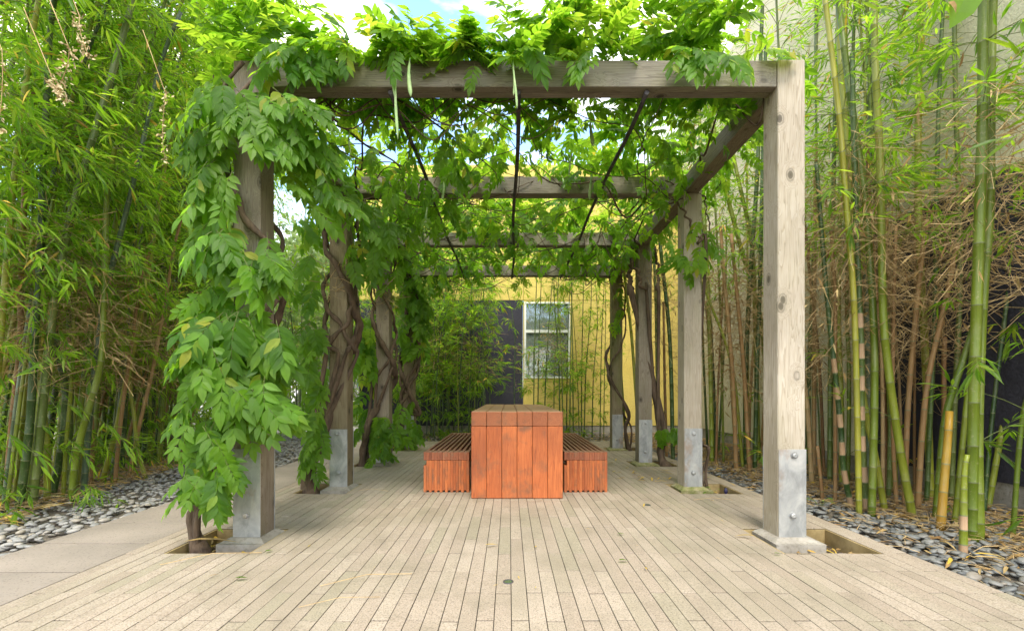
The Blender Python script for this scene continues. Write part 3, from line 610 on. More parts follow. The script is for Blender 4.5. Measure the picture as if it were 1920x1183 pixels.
# right bed: traced stalks ((px,py) points, first = foot; thickness px; culm kind; label; leafy?)
RIGHT = [
 ([(1822, 1006), (1817, 780), (1815, 560), (1816, 240), (1810, 0)], 17, 'c_green', 'thickest bright green bamboo stalk, upright near the right edge by the pebbles', 1),
 ([(1837, 1008), (1834, 800), (1843, 560), (1855, 400), (1857, 240), (1862, 0)], 15, 'c_green', 'smooth green bamboo stalk just right of the thickest stalk', 1),
 ([(1634, 958), (1645, 750), (1649, 600), (1639, 375), (1626, 240), (1600, 0)], 12.5, 'c_green', 'bright green bamboo stalk curving left overhead beside the striped sheathed stalk', 2),
 ([(1611, 957), (1600, 690), (1589, 540), (1570, 380), (1553, 230), (1520, 0)], 10, 'c_yg', 'slim yellow green bamboo stalk leaning left towards the bare front post', 2),
 ([(1712, 960), (1684, 820), (1662, 661), (1655, 560), (1650, 300), (1640, 100)], 13, 'c_green', 'green bamboo stalk leaning hard left from its foot beside the tan stalks', 1),
 ([(1763, 983), (1778, 900), (1792, 824), (1804, 745)], 14, 'c_yel', 'short bright yellow bamboo stump leaning right with a broken tan top', 0),
 ([(1755, 965), (1757, 870), (1762, 770), (1787, 670), (1803, 600)], 12.5, 'c_green', 'green bamboo stalk bending right above the yellow stump', 0),
 ([(1720, 944), (1730, 800), (1743, 695), (1774, 560), (1800, 430)], 9.5, 'c_tan', 'tan dead bamboo stalk leaning right with ragged bits of sheath', 3),
 ([(1765, 931), (1776, 800), (1781, 690), (1790, 600)], 9, 'c_tan', 'pale dead bamboo stalk behind the yellow stump', 0),
 ([(1696, 938), (1697, 763), (1709, 560), (1722, 400)], 9, 'c_tan', 'orange tan dead bamboo stalk before the charcoal wall, taller one', 3),
 ([(1681, 938), (1674, 797), (1676, 560), (1680, 420)], 6.5, 'c_tan', 'thin brown dead bamboo stalk before the charcoal wall', 0),
 ([(1845, 956), (1860, 860), (1882, 722), (1906, 594), (1930, 450), (1950, 250)], 7, 'c_dark', 'thin dark green bamboo stalk leaning right before the charcoal wall', 1),
 ([(1898, 999), (1906, 797), (1919, 702), (1945, 520), (1960, 300)], 8, 'c_green', 'lone thin green bamboo stalk at the far right of the pebble bed', 1),
 ([(1789, 974), (1800, 880), (1812, 760), (1828, 600), (1840, 300), (1850, 100)], 9, 'c_yg', 'olive bamboo stalk half hidden behind the thickest green stalk', 1),
 ([(1660, 949), (1645, 850), (1629, 746), (1618, 560), (1610, 300), (1600, 100)], 11, 'c_green', 'dull green bamboo stalk crossing behind the curved bright one', 2),
 ([(1566, 933), (1562, 797), (1557, 678), (1553, 560), (1540, 430)], 6.5, 'c_tan', 'thin tan dead bamboo stalk near the bare front post', 3),
 ([(1543, 930), (1537, 880), (1531, 815)], 6.5, 'c_tan', 'short tan bamboo stub beside the bare front post', 0),
 ([(1745, 928), (1742, 700), (1733, 400), (1738, 200), (1748, 0)], 12, 'c_green', 'green bamboo stalk standing out against the upper cream wall', 2),
]
for i, (pts, th, mt, lab, lv) in enumerate(RIGHT):
    y = gy(pts[0][1]); x0 = gx(pts[0][0], y); P = [(gx(px, y) - x0, .03 * j * ((i % 3) - 1), gz(py, y) + (.0 if j else -.06)) for j, (px, py) in enumerate(pts)]
    if pts[-1][1] < 300: d = np.array(P[-1]) - np.array(P[-2]); P += [tuple(np.array(P[-1]) + d * .8 + (0, -.05, 0)), tuple(np.array(P[-1]) + d * 1.7 + (0, -.2, -.1))]
    r = th * y / F / 2; fol = None
    if lv == 1: fol = dict(zmin=2.0, dens=1.9, dry_z=(1.7, 2.9), dry_n=110, blen=(.25, .8), perb=(2, 5), low=.15, bias=(-.1, 0), leafs=.14)
    if lv == 2: fol = dict(zmin=2.1, dens=2.2, dry_z=(1.9, 2.9), dry_n=90, blen=(.25, .8), perb=(2, 5), low=.12, leafs=.135)
    if lv == 3: fol = dict(zmin=9, dens=0, dry_z=(1.2, 2.6), dry_n=160, low=.0)
    stalk((x0, y, 0), P, r * 1.02, r * .8, mt, lab, None, fol, 100 + i, .3 if th < 11 else .42)
SH = [([(1625, 952), (1616, 800), (1615, 660), (1611, 560), (1602, 300), (1598, 100)], 10, 'tall bamboo shoot striped with pale sheaths, beside the bright green curving stalk', .13),
      ([(1597, 943), (1582, 880), (1576, 797), (1560, 645), (1549, 540), (1530, 300)], 9, 'slim sheath striped bamboo shoot with a kinked foot', .12),
      ([(1806, 1029), (1807, 930), (1809, 880), (1815, 846)], 12.5, 'cut bamboo shoot ringed with cream sheaths in front of the thickest stalk', .085)]
for i, (pts, th, lab, sp_) in enumerate(SH):
    y = gy(pts[0][1]); x0 = gx(pts[0][0], y); P = [(gx(px, y) - x0, 0, gz(py, y) + (.0 if j else -.05)) for j, (px, py) in enumerate(pts)]; r = th * y / F / 2
    stalk((x0, y, 0), P, r * 1.08, r * .75 if i < 2 else r * .6, 'c_dark' if i < 2 else 'c_yg', lab, None, dict(zmin=2.6, dens=.8, dry_n=60, perb=(1, 3), low=0) if i < 2 else None, 140 + i, sp_, True)
# thin far stalks between the bare post and the second post, plus dark ones close to the wall
MID = [([(1406, 880), (1395, 700), (1384, 575), (1370, 430)], 8, 'c_tan', 3), ([(1394, 876), (1372, 686), (1325, 552), (1300, 480)], 6, 'c_yg', 0), ([(1436, 868), (1431, 630), (1384, 446), (1353, 324), (1330, 200)], 9, 'c_green', 2),
       ([(1423, 865), (1416, 620), (1410, 463), (1378, 307), (1350, 160)], 8, 'c_green', 2), ([(1399, 872), (1398, 700), (1408, 500), (1420, 324), (1425, 150)], 9, 'c_dark', 2), ([(1381, 870), (1370, 700), (1368, 560)], 5, 'c_tan', 3),
       ([(1327, 845), (1318, 640), (1317, 500), (1315, 380)], 4.5, 'c_dark', 1), ([(1340, 845), (1330, 660), (1322, 560)], 4.5, 'c_tan', 3), ([(1347, 845), (1355, 700), (1360, 600), (1362, 400)], 4, 'c_dark', 1), ([(1415, 878), (1419, 700), (1424, 560), (1430, 300)], 8, 'c_dark', 2),
       ([(1514, 862), (1517, 700), (1525, 500), (1532, 300), (1530, 100)], 8, 'c_dark', 2), ([(1540, 880), (1533, 740), (1528, 640)], 3.5, 'c_dark', 0), ([(1556, 900), (1557, 700), (1560, 500), (1566, 200)], 9, 'c_dark', 1),
       ([(1578, 905), (1577, 750), (1572, 560), (1580, 200)], 9, 'c_green', 2), ([(1590, 905), (1592, 700), (1588, 560), (1596, 200)], 7, 'c_green', 1), ([(1628, 915), (1631, 740), (1626, 560), (1632, 200)], 12, 'c_grey', 2),
       ([(1666, 925), (1670, 740), (1660, 560)], 8, 'c_dark', 1), ([(1655, 930), (1655, 760), (1652, 640)], 7, 'c_tan', 0), ([(1737, 932), (1745, 760), (1752, 600), (1760, 200)], 8, 'c_dark', 2), ([(1783, 930), (1790, 760), (1800, 500), (1790, 100)], 9, 'c_dark', 2),
       ([(1175, 838), (1160, 640), (1150, 520), (1140, 380)], 5, 'c_green', 1), ([(1200, 842), (1185, 640), (1172, 520), (1160, 350)], 6, 'c_green', 1), ([(1262, 860), (1256, 640), (1240, 480), (1225, 330)], 8, 'c_dark', 2), ([(1250, 855), (1246, 700), (1244, 560)], 6, 'c_tan', 3), ([(1236, 850), (1232, 700), (1228, 520), (1215, 300)], 6, 'c_dark', 2), ([(1850, 925), (1880, 800), (1905, 690), (1935, 560)], 10, 'c_green', 1)]
rm = np.random.default_rng(88)
for q in range(22):
    bx = rm.uniform(1505, 1740) if q % 3 else rm.uniform(1320, 1430); by = 905 + (bx - 1500) * .10 + rm.uniform(-30, 10) if bx > 1500 else rm.uniform(845, 878); ln = rm.uniform(-60, 45); mt_ = rm.choice(['c_dark', 'c_green', 'c_yg', 'c_tan', 'c_tan']); tp = rm.uniform(330, 620) if mt_ == 'c_tan' else 120
    MID.append(([(bx, by), (bx + ln * .25, by * .62 + tp * .38), (bx + ln * .8, by * .25 + tp * .75), (bx + ln * 1.1, tp)], rm.uniform(4, 8.5), str(mt_), 3 if (mt_ == 'c_tan' and q % 2) else (0 if mt_ == 'c_tan' else 2)))
midlab = {'c_tan': 'dead tan bamboo stalk in the thicket against the right wall', 'c_dark': 'dark green bamboo stalk in the thicket against the right wall', 'c_green': 'mid green bamboo stalk in the thicket against the right wall', 'c_yg': 'thin yellowish bamboo stalk leaning left behind the second right post', 'c_grey': 'bluish grey bamboo stalk in the thicket before the charcoal wall'}
for i, (pts, th, mt, lv) in enumerate(MID):
    y = gy(pts[0][1]); x0 = gx(pts[0][0], y)
    if x0 > 4.1: q = 4.08 / x0; y *= q; x0 = 4.08
    P = [(gx(px, y) - x0, 0, max(gz(py, y), 0.1) if j else -.08) for j, (px, py) in enumerate(pts)]
    if pts[-1][1] < 400: d = np.array(P[-1]) - np.array(P[-2]); P += [tuple(np.array(P[-1]) + d * .8 + (-.05, -.1, 0))]
    r = th * y / F / 2; fol = None
    if lv in (1, 2): fol = dict(zmin=2.4, dens=1.1 * lv, dry_z=(1.7, 3.2), dry_n=50 * lv, blen=(.3, .9), perb=(2, 6), low=.08, leafs=.125, bias=(-.3, 0), yellow=.06)
    if lv == 3: fol = dict(zmin=9, dens=0, dry_z=(1.0, 2.8), dry_n=220, low=0)
    bpx = pts[0][0]; where = 'beyond the rear right posts' if bpx < 1280 else ('seen between the second right post and the bare post' if bpx < 1450 else ('against the cream wall right of the bare post' if bpx < 1620 else 'close to the charcoal wall'))
    stalk((x0, y, 0), P, r, r * .7, mt, {'c_tan': 'dead tan', 'c_dark': 'dark green', 'c_green': 'mid green', 'c_yg': 'thin yellowish', 'c_grey': 'bluish grey'}[mt] + ' bamboo stalk ' + where, 'bamboo stalks against the right wall', fol, 200 + i, .24)

# left grove prototypes
def proto_path(H, lx, ly, arch, rs):
    return [(0, 0, -.06), (lx * .25, ly * .25, H * .25), (lx * .55, ly * .55, H * .5), (lx * 1.0, ly * 1.0, H * .72), (lx * 1.0 + arch[0] * .5, ly + arch[1] * .5, H * .92), (lx + arch[0], ly + arch[1], H * .97)]
glabs = {'c_dark': 'dark green bamboo stalk in the dense left grove', 'c_green': 'mid green bamboo stalk in the dense left grove', 'c_yg': 'yellowish green bamboo stalk in the dense left grove', 'c_tan': 'dead tan bamboo stalk in the dense left grove', 'c_grey': 'pale bluish bamboo stalk in the dense left grove'}
GG = 'bamboo stalks of the left grove'
protos = []; specs = [('c_dark', 1), ('c_green', 1), ('c_dark', 1), ('c_green', 1), ('c_yg', 1), ('c_grey', 1), ('c_tan', 0), ('c_tan', 0), ('c_yg', 1), ('c_green', 1)]
for i, (mt, lf) in enumerate(specs):
    rs = np.random.default_rng(300 + i); H = rs.uniform(5.0, 6.6) if lf else rs.uniform(2.2, 3.6); P = proto_path(H, rs.uniform(.2, .9), rs.uniform(-.25, .25), (rs.uniform(.7, 1.5), rs.uniform(-.4, .4)), rs)
    if not lf: P = P[:4]
    fol = dict(zmin=1.4, dens=2.1, dry_z=(1.3, 2.2), dry_n=32, blen=(.3, .9), perb=(4, 8), low=.3, leafs=.145, bias=(.3, -.15), yellow=.012, droop=.6) if lf else dict(zmin=9, dens=0, dry_z=(.9, 2.3), dry_n=150, low=.0)
    protos.append((stalk((0, 0, 0), P, rs.uniform(.016, .027), .008, mt, glabs[mt], GG, fol, 320 + i, .3), mt))
rs = np.random.default_rng(5); placed = []; used = set()
def place(x, y, idx=None, rz=None, sc=None, lab=None):
    i = rs.integers(len(protos)) if idx is None else idx; o, mt = protos[i]; rz = rs.normal(0, .55) if rz is None else rz; sc = rs.uniform(.85, 1.12) if sc is None else sc
    if i not in used: used.add(i); o.location = (x, y, 0); o.rotation_euler = (0, 0, rz); o.scale = (sc,) * 3; return o
    return copy_tree(o, (x, y, 0), rz, sc, glabs[mt], GG)
cnt = 0; tries = 0
while cnt < 205 and tries < 9000:
    tries += 1; y = rs.uniform(3.7, 10.2); xe = float(left_edge(y)); dd = rs.random() ** 1.5 * 2.3; x = xe - dd + rs.uniform(-.1, .12)
    if x * F / y < -1130 or x * F / y > -600: continue
    if any(abs(x - a) + abs(y - b) < .11 for a, b in placed): continue
    placed.append((x, y)); o_ = place(x, y); cnt += 1
    o_['label'] = o_['label'].replace('in the dense left grove', ('in the front row' if dd < .35 else ('second rank' if dd < 1.0 else 'deep inside')) + ' of the left grove, ' + ('near end' if y < 5.6 else ('middle' if y < 7.8 else 'far end')))
# stalks just outside / at the left edge that lean over the walkway close to the camera
for (x, y, rz, sc, i) in [(-4.0, 3.2, -.1, 1.0, 0), (-4.3, 3.5, .25, .95, 1), (-3.9, 2.75, .2, 1.0, 8), (-4.5, 2.6, .1, 1.1, 9), (-4.15, 3.0, .5, 1.05, 3), (-3.75, 2.3, .5, .95, 2)]:
    o_ = place(x, y, i, rz, sc); o_['label'] = o_['label'].replace('in the dense left grove', 'arching over from the near left corner')
NEARL = [([(215, 905), (228, 800), (246, 690), (262, 600)], 7, 'c_tan', 'tan dead bamboo stalk leaning right at the middle of the left grove'),
         ([(240, 893), (268, 780), (292, 690), (318, 560)], 6.5, 'c_tan', 'slim tan dead bamboo stalk behind the curved footed one'), ([(172, 905), (176, 800), (170, 690), (176, 600)], 7, 'c_tan', 'upright tan dead bamboo stalk behind the pale bluish one'), ([(118, 930), (128, 830), (140, 740), (148, 640)], 7, 'c_yg', 'olive bamboo stalk in the front row of the left grove'), ([(300, 868), (308, 780), (322, 690), (340, 560)], 5.5, 'c_yg', 'thin yellowish bamboo stalk near the far end of the grove'), ([(262, 868), (285, 780), (300, 700), (322, 600), (335, 480)], 7, 'c_dark', 'dark bamboo stalk leaning right near the far end of the grove'),
         ([(35, 948), (60, 800), (75, 620), (90, 480), (98, 340), (110, 200)], 13, 'c_dark', 'dark green bamboo stalk standing upright near the left end of the grove'),
         ([(60, 945), (85, 760), (112, 560), (148, 400), (178, 310), (230, 150)], 14, 'c_dark', 'dark green bamboo stalk leaning right at the front of the left grove'),
         ([(97, 930), (128, 760), (110, 600), (140, 420), (155, 330)], 12, 'c_dark', 'green bamboo stalk bending behind the leaning one in the left grove'),
         ([(10, 940), (28, 790), (48, 640), (52, 560), (62, 420)], 11, 'c_tan', 'orange tan bamboo stalk at the left end of the grove'),
         ([(155, 930), (172, 780), (192, 640), (212, 540), (256, 380), (290, 250)], 10, 'c_grey', 'pale bluish bamboo stalk leaning right from the pebbles in the left grove'),
         ([(133, 935), (150, 840), (195, 690), (205, 600), (212, 480)], 12, 'c_green', 'green bamboo stalk crossing the pale bluish one in the left grove'),
         ([(88, 935), (93, 840), (86, 740), (90, 620)], 11, 'c_green', 'upright mid green bamboo stalk at the front of the left grove'),
         ([(190, 902), (222, 800), (245, 700), (275, 580), (300, 440)], 9, 'c_green', 'green bamboo stalk leaning right at the middle of the left grove'),
         ([(275, 893), (262, 850), (257, 780), (250, 700), (262, 560)], 7, 'c_green', 'slim green bamboo stalk with a curved foot in the pebbles')]
for i, (pts, th, mt, lab) in enumerate(NEARL):
    y = gy(pts[0][1]) ; x0 = gx(pts[0][0], y); P = [(gx(px, y) - x0, -.02 * j, gz(py, y) if j else -.05) for j, (px, py) in enumerate(pts)]
    d = np.array(P[-1]) - np.array(P[-2]); P += [tuple(np.array(P[-1]) + d * .9), tuple(np.array(P[-1]) + d * 1.7 + (.15, -.1, -.1))]; r = th * y / F / 2
    stalk((x0, y, 0), P, r, r * .6, mt, lab, None, dict(zmin=1.9, dens=2.2, dry_z=(1.1, 2.3), dry_n=80, blen=(.3, .8), perb=(4, 7), low=.15, leafs=.125, bias=(.3, -.3)), 400 + i, .27)

# stalks standing outside the right edge of the view whose sprays reach over the pebbles
for (x, y, lx, sd, lab) in ((3.55, 2.55, -.35, 31, 'green bamboo stalk reaching leafy sprays in from the right edge'), (3.9, 2.95, -.2, 32, 'dark green bamboo stalk at the right edge by the charcoal wall'), (3.35, 2.1, -.3, 33, 'bamboo stalk nearest the camera on the right side')):
    stalk((x, y, 0), [(0, 0, -.06), (lx * .4, 0, 1.3), (lx, .1, 2.8), (lx * 1.5, .1, 4.6)], .026, .014, 'c_green', lab, None, dict(zmin=1.2, dens=1.5, dry_z=(1.5, 2.8), dry_n=120, blen=(.3, .85), perb=(2, 5), low=.3, leafs=.17, bias=(-.8, .2)), sd, .4)
# back stand
bprot = []
for i in range(5):
    rs2 = np.random.default_rng(500 + i); H = rs2.uniform(3.6, 5.2); lx = rs2.uniform(-.3, .3); P = [(0, 0, -.06), (lx * .3, 0, H * .35), (lx, rs2.uniform(-.1, .1), H * .7), (lx * 1.6, -.15, H)]
    bprot.append(stalk((0, 0, 0), P, rs2.uniform(.012, .018), .006, ['c_dark', 'c_dark', 'c_green', 'c_dark', 'c_grey'][i], '', 'thin bamboo before the back wall', dict(zmin=.9, dens=1.3 if i % 2 else 3.1, dry_n=24, blen=(.25, .7), perb=(3, 6), low=.35, leafs=.15, bias=(0, -.2), yellow=.03), 520 + i, .3))
bu = set()
spots = [(rs.uniform(-2.4, -.35), rs.uniform(9.45, 10.7), 0) for _ in range(34)] + [(gx(p, 10.2), 10.2, 1) for p in (1008, 1038, 1062, 1086, 1090)] + [(gx(p, 9.9), 9.9, 1) for p in (965, 1075, 1110, 1125, 1050, 1000, 1020, 1068, 1095, 1132, 1055)] + [(rs.uniform(-5.2, -2.6), rs.uniform(9.4, 10.9), 2) for _ in range(14)]
for q, (x, y, k) in enumerate(spots):
    i = int(rs.integers(5)); i = (1, 3)[q % 2] if k == 1 else i; lab = ['thin leafy bamboo stalk before the charcoal back wall', 'slender bamboo stalk before the yellow wall and window', 'thin bamboo stalk left of the charcoal wall beyond the posts'][k]; o = bprot[i]; grp = ['bamboo before the charcoal back wall', 'bamboo before the yellow wall', 'bamboo beyond the left posts'][k]
    sc = rs.uniform(.75, 1.1); rz = rs.uniform(0, 6.28)
    if i not in bu: bu.add(i); o.location = (x, y, 0); o.rotation_euler = (0, 0, rz); o['label'] = lab; o['group'] = grp
    else: copy_tree(o, (x, y, 0), rz, sc, lab, grp)

# ------------------------------------------------------------------ wisteria
def compound(nl, rach, ll, hifi, seed, mb, mat=0, origin=None):
    r = np.random.default_rng(seed); k = nl // 2; X, Z, P, Sc = [], [], [], []
    def rp(t): return np.array([rach * (t - .08 * t * t), 0, -rach * .32 * t * t])
    for i in range(k):
        t = .22 + .72 * i / max(k - 1, 1) * .95
        for sg in (1, -1):
            ang = radians(62 - 22 * t) + r.normal(0, .1); X.append((cos(ang), sg * sin(ang), -.28 - .35 * t + r.normal(0, .12))); Z.append((r.normal(0, .15), -sg * .15 + r.normal(0, .2), 1)); P.append(rp(t + r.normal(0, .008))); Sc.append(ll * (.72 + .38 * sin(pi * (.2 + .6 * t))) * r.uniform(.9, 1.08))
    X.append((1, 0, -.6)); Z.append((.4, 0, 1)); P.append(rp(1)); Sc.append(ll * 1.05)
    return tuple(map(np.array, (X, Z, P, Sc, r.normal(0, .04, len(X))))), np.array([rp(t) for t in (0, .35, .7, 1)])
def comp_mesh(nl, rach, ll, hifi, seed, mat):
    m = MB(); (X, Z, P, Sc, R_), rc = compound(nl, rach, ll, hifi, seed, None); stamp(m, WL if hifi else WLL, X, Z, P, Sc, 0, R_ % 1)
    tube(m, rc, [.0026, .0022, .0018, .001], 3, 1, 0, False); return m.mesh('leaf', [M[mat], M['twig']])
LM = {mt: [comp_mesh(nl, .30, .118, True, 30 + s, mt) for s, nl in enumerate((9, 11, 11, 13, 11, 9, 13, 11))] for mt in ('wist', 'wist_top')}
CP = [compound(nl, .30, .115, False, 50 + s, None)[0] for s, nl in enumerate((9, 11, 11, 13, 11, 9))]
def stamp_leaves(mb, X, Z, P, s, r, hifi=False):
    """merged compound leaves"""
    n = len(X); M_ = frames(np.asarray(X), np.asarray(Z), s)
    for c in range(len(CP)):
        k = np.arange(n) % len(CP) == c
        if not k.any(): continue
        lx, lz, lp, ls, lr = CP[c]; Mk = M_[k]; sk = np.asarray(s)[k]
        PX = np.einsum('nij,vj->nvi', Mk, lx); PZ = np.einsum('nij,vj->nvi', Mk, lz); PP = np.einsum('nij,vj->nvi', Mk, lp) + np.asarray(P)[k][:, None]
        SS = ls[None] * sk[:, None]; RR = (np.asarray(r)[k][:, None] + lr[None]) % 1
        stamp(mb, WL if hifi else WLL, PX.reshape(-1, 3), PZ.reshape(-1, 3), PP.reshape(-1, 3), SS.ravel(), 0, RR.ravel())
        rc = np.einsum('nij,j->ni', Mk, np.array([.92, 0, -.3])); stamp(mb, ST2, rc, PZ[:, 0], np.asarray(P)[k], .29 * sk, 1, 0)
def rot_from(X, Z):
    Mx = frames(np.array([X]), np.array([Z]), [1.0])[0]; return mathutils.Matrix(Mx.tolist()).to_euler()
vines = {}
def vine(key, x, y, label):
    e = empty('wisteria_vine', (x, y, -.1), label, 'vine'); vines[key] = dict(e=e, leaves=[], org=np.array([x, y, -.1])); return e
def wrap(key, side, base, ry, turns, zs, seed, n=3, rad=.115, thick=.016, trunk=.035, trunkz=1.0):
    """trunk from the pit that climbs and twists round its post"""
    r = np.random.default_rng(seed); v = vines[key]; o = v['org']; cx = (XL + PT / 2) if side == 0 else (XR - PT / 2); cy = ry + PT / 2; m = MB()
    for q in range(n):
        a0 = r.uniform(0, 6.28); zz = np.linspace(zs[0], zs[1], 16); P = [np.array([base[0] + r.normal(0, .02), base[1] + r.normal(0, .02), -.12])]
        P.append(np.array([base[0] - .03 + r.normal(0, .03), base[1] + r.normal(0, .03), trunkz * .14])); P.append(np.array([base[0] * .9 + cx * .1 + r.normal(0, .05), base[1] + r.normal(0, .04), trunkz * .38])); P.append(np.array([base[0] * .65 + cx * .35 + r.normal(0, .04), base[1] + r.normal(0, .03), trunkz * .62]))
        sg = 1 if q % 2 else -1
        for j, z in enumerate(zz):
            a = a0 + sg * turns * 6.28 * j / 15 + r.normal(0, .12); R_ = rad * (1.12 + .18 * abs(sin(2 * a))) + r.uniform(0, .03); P.append(np.array([cx + R_ * 1.05 * cos(a), cy + R_ * 1.05 * sin(a), z]))
        P = catmull(P, 5); rr = np.linspace(trunk * (1 if q == 0 else .5), thick * .8, len(P)) * (1 + .16 * np.sin(np.arange(len(P)) * 1.3 + q) + .1 * np.sin(np.arange(len(P)) * .53)); rr[:4] *= [1.7, 1.5, 1.25, 1.1]; tube(m, P - o, rr, 8)
    m.build('stem', M['vine'], v['e'])
def add_leaves(key, X, Z, P, s, mt='wist'):
    for a in zip(X, Z, P, s): vines[key]['leaves'].append((*a, mt))
vine('L1', -1.95, 2.95, 'lush green wisteria covering the front left post'); vine('L2', -1.96, 4.60, 'wisteria with thick twisted trunk on the second left post')
vine('L3', -1.93, 6.2, 'wisteria climbing the third left post beside the orange table'); vine('L4', -1.95, 7.85, 'dark bushy wisteria round the rearmost left post')
vine('R2', 2.08, 4.85, 'sparse leafed wisteria on the second right post'); vine('R3', 2.10, 6.30, 'gnarled brown wisteria trunk beside the third right post'); vine('R4', 2.05, 7.95, 'bare looping wisteria stem on the rearmost right post')
wrap('L1', 0, (-1.97, 2.92), ROW[0], 1.3, (.9, 3.1), 1, 4, trunk=.036); wrap('L2', 0, (-1.97, 4.6), ROW[1], 1.0, (1.3, 3.1), 2, 5, trunk=.055, thick=.016)
wrap('L3', 0, (-1.93, 6.2), ROW[2], 1.2, (1.1, 3.1), 3, 4, trunk=.05, thick=.013); wrap('L4', 0, (-1.93, 7.85), ROW[3], 1.2, (.6, 3.1), 4, 8, trunk=.05, thick=.024)
wrap('R2', 1, (2.12, 4.85), ROW[1], .3, (2.4, 3.1), 5, 2, trunk=.016, thick=.008, rad=.13); wrap('R3', 1, (2.13, 6.3), ROW[2], .25, (2.3, 3.1), 6, 3, trunk=.05, thick=.018, rad=.14); wrap('R4', 1, (2.1, 7.95), ROW[3], .9, (1.2, 3.1), 7, 2, trunk=.035, thick=.013)
rv = np.random.default_rng(77)
def clus(key, cx, cy, rx, ry_, n, y0, y1, mt='wist', s=(.7, 1.1), axis=None, down=.9, out=1.0, facing=1.0):
    """leaves hanging out from the post in an elliptical mass, given by where its centre projects"""
    for _ in range(n):
        while True:
            u, v_ = rv.uniform(-1, 1, 2)
            if u * u + v_ * v_ < 1: break
        y = rv.uniform(y0, y1); p = np.array([gx(cx + u * rx, y), y, gz(cy + v_ * ry_, y)]); ax = gx(cx, y) if axis is None else axis
        o = np.array([(p[0] - ax) * 2.2 * out + rv.normal(0, .35), -.5 * facing + rv.normal(0, .35), -down * rv.uniform(.3, 1.2)]); X = nrm(o); Z = np.array([(p[0] - ax) * 1.0, -.8 * facing, .75]) + rv.normal(0, .3, 3); sc = rv.uniform(*s)
        add_leaves(key, [X], [Z], [p - X * .14 * sc], [sc], mt)
# front left post masses
A1 = XL + PT / 2
clus('L1', 385, 215, 60, 60, 20, 2.72, 3.1, axis=A1, s=(.65, 1.0)); clus('L1', 555, 225, 45, 55, 22, 2.78, 3.1, axis=A1, s=(.6, .95)); clus('L1', 470, 172, 90, 16, 9, 2.72, 2.9, axis=A1, s=(.6, .9)); clus('L1', 480, 262, 45, 14, 4, 2.72, 2.85, axis=A1, s=(.65, .85))
clus('L1', 585, 300, 50, 60, 20, 2.8, 3.2, axis=A1, s=(.55, .9)); clus('L1', 378, 320, 26, 70, 14, 2.78, 3.1, axis=A1, s=(.8, 1.05)); clus('L1', 620, 375, 34, 30, 8, 2.9, 3.2, s=(.55, .85), axis=A1)
clus('L1', 400, 450, 38, 40, 13, 2.7, 2.95, axis=A1, s=(.8, 1.1)); clus('L1', 495, 485, 38, 40, 15, 2.66, 2.9, axis=A1, s=(.7, 1.0)); clus('L1', 380, 560, 32, 40, 10, 2.85, 3.2, 'wist_top', axis=A1)
clus('L1', 452, 630, 75, 42, 34, 2.60, 2.95, axis=A1, s=(.8, 1.15)); clus('L1', 395, 690, 48, 40, 15, 2.62, 2.9, axis=A1, s=(.8, 1.1)); clus('L1', 500, 690, 24, 36, 6, 2.7, 3.0, axis=A1, s=(.6, .85)); clus('L1', 460, 765, 70, 32, 22, 2.62, 2.95, axis=A1, s=(.65, 1.0)); clus('L1', 385, 850, 38, 60, 18, 2.65, 2.9, axis=-1.8, s=(.6, .95)); clus('L1', 350, 900, 22, 28, 5, 2.62, 2.8, axis=-1.8, s=(.5, .75)); clus('L1', 425, 885, 16, 50, 6, 2.6, 2.75, axis=-1.8, s=(.5, .75))
clus('L1', 470, 215, 40, 34, 11, 2.72, 2.9, axis=A1, s=(.6, .9)); clus('L1', 385, 930, 36, 30, 10, 2.62, 2.8, axis=-1.8, s=(.5, .8)); clus('L1', 345, 640, 20, 50, 9, 2.7, 2.95, axis=A1, s=(.7, 1.0)); clus('L1', 340, 800, 16, 40, 6, 2.65, 2.9, axis=-1.8, s=(.6, .9)); clus('L1', 420, 350, 14, 40, 4, 2.75, 2.9, axis=A1, s=(.6, .8)); clus('L1', 535, 790, 22, 30, 4, 2.8, 3.0, axis=A1, s=(.5, .8))
clus('L2', 583, 700, 20, 120, 26, 4.25, 4.7, s=(.7, 1.05)); clus('L2', 588, 830, 24, 60, 16, 4.3, 4.6, s=(.6, .9)); clus('L2', 570, 520, 26, 70, 9, 4.4, 4.9, 'wist_top', s=(.7, 1.0)); clus('L2', 690, 450, 55, 60, 22, 4.3, 4.8, s=(.8, 1.1)); clus('L2', 610, 460, 60, 70, 26, 4.7, 5.2, 'wist_top')
clus('L3', 682, 700, 22, 130, 40, 5.9, 6.5, 'wist_top', s=(.75, 1.1)); clus('L3', 725, 815, 30, 30, 14, 5.85, 6.1); clus('L3', 700, 820, 35, 40, 16, 5.9, 6.2, s=(.7, 1)); clus('L3', 745, 520, 45, 50, 20, 6.0, 6.6)
clus('L4', 775, 590, 30, 80, 60, 7.6, 8.2, s=(.9, 1.2)); clus('L4', 760, 790, 25, 40, 18, 7.5, 7.9); clus('L4', 800, 520, 40, 30, 20, 7.6, 8.2)
clus('R2', 1290, 500, 45, 40, 9, 4.45, 4.7, 'wist_top', s=(.6, .8)); clus('R2', 1320, 460, 30, 60, 8, 4.4, 4.9, 'wist_top', s=(.6, .9)); clus('R3', 1250, 815, 20, 14, 6, 6.1, 6.3, s=(.7, .9)); clus('R4', 1158, 590, 14, 50, 6, 7.7, 7.85, 'wist_top', s=(.6, .8)); clus('R3', 1230, 470, 60, 40, 10, 6.0, 6.6, 'wist_top', s=(.6, .9))
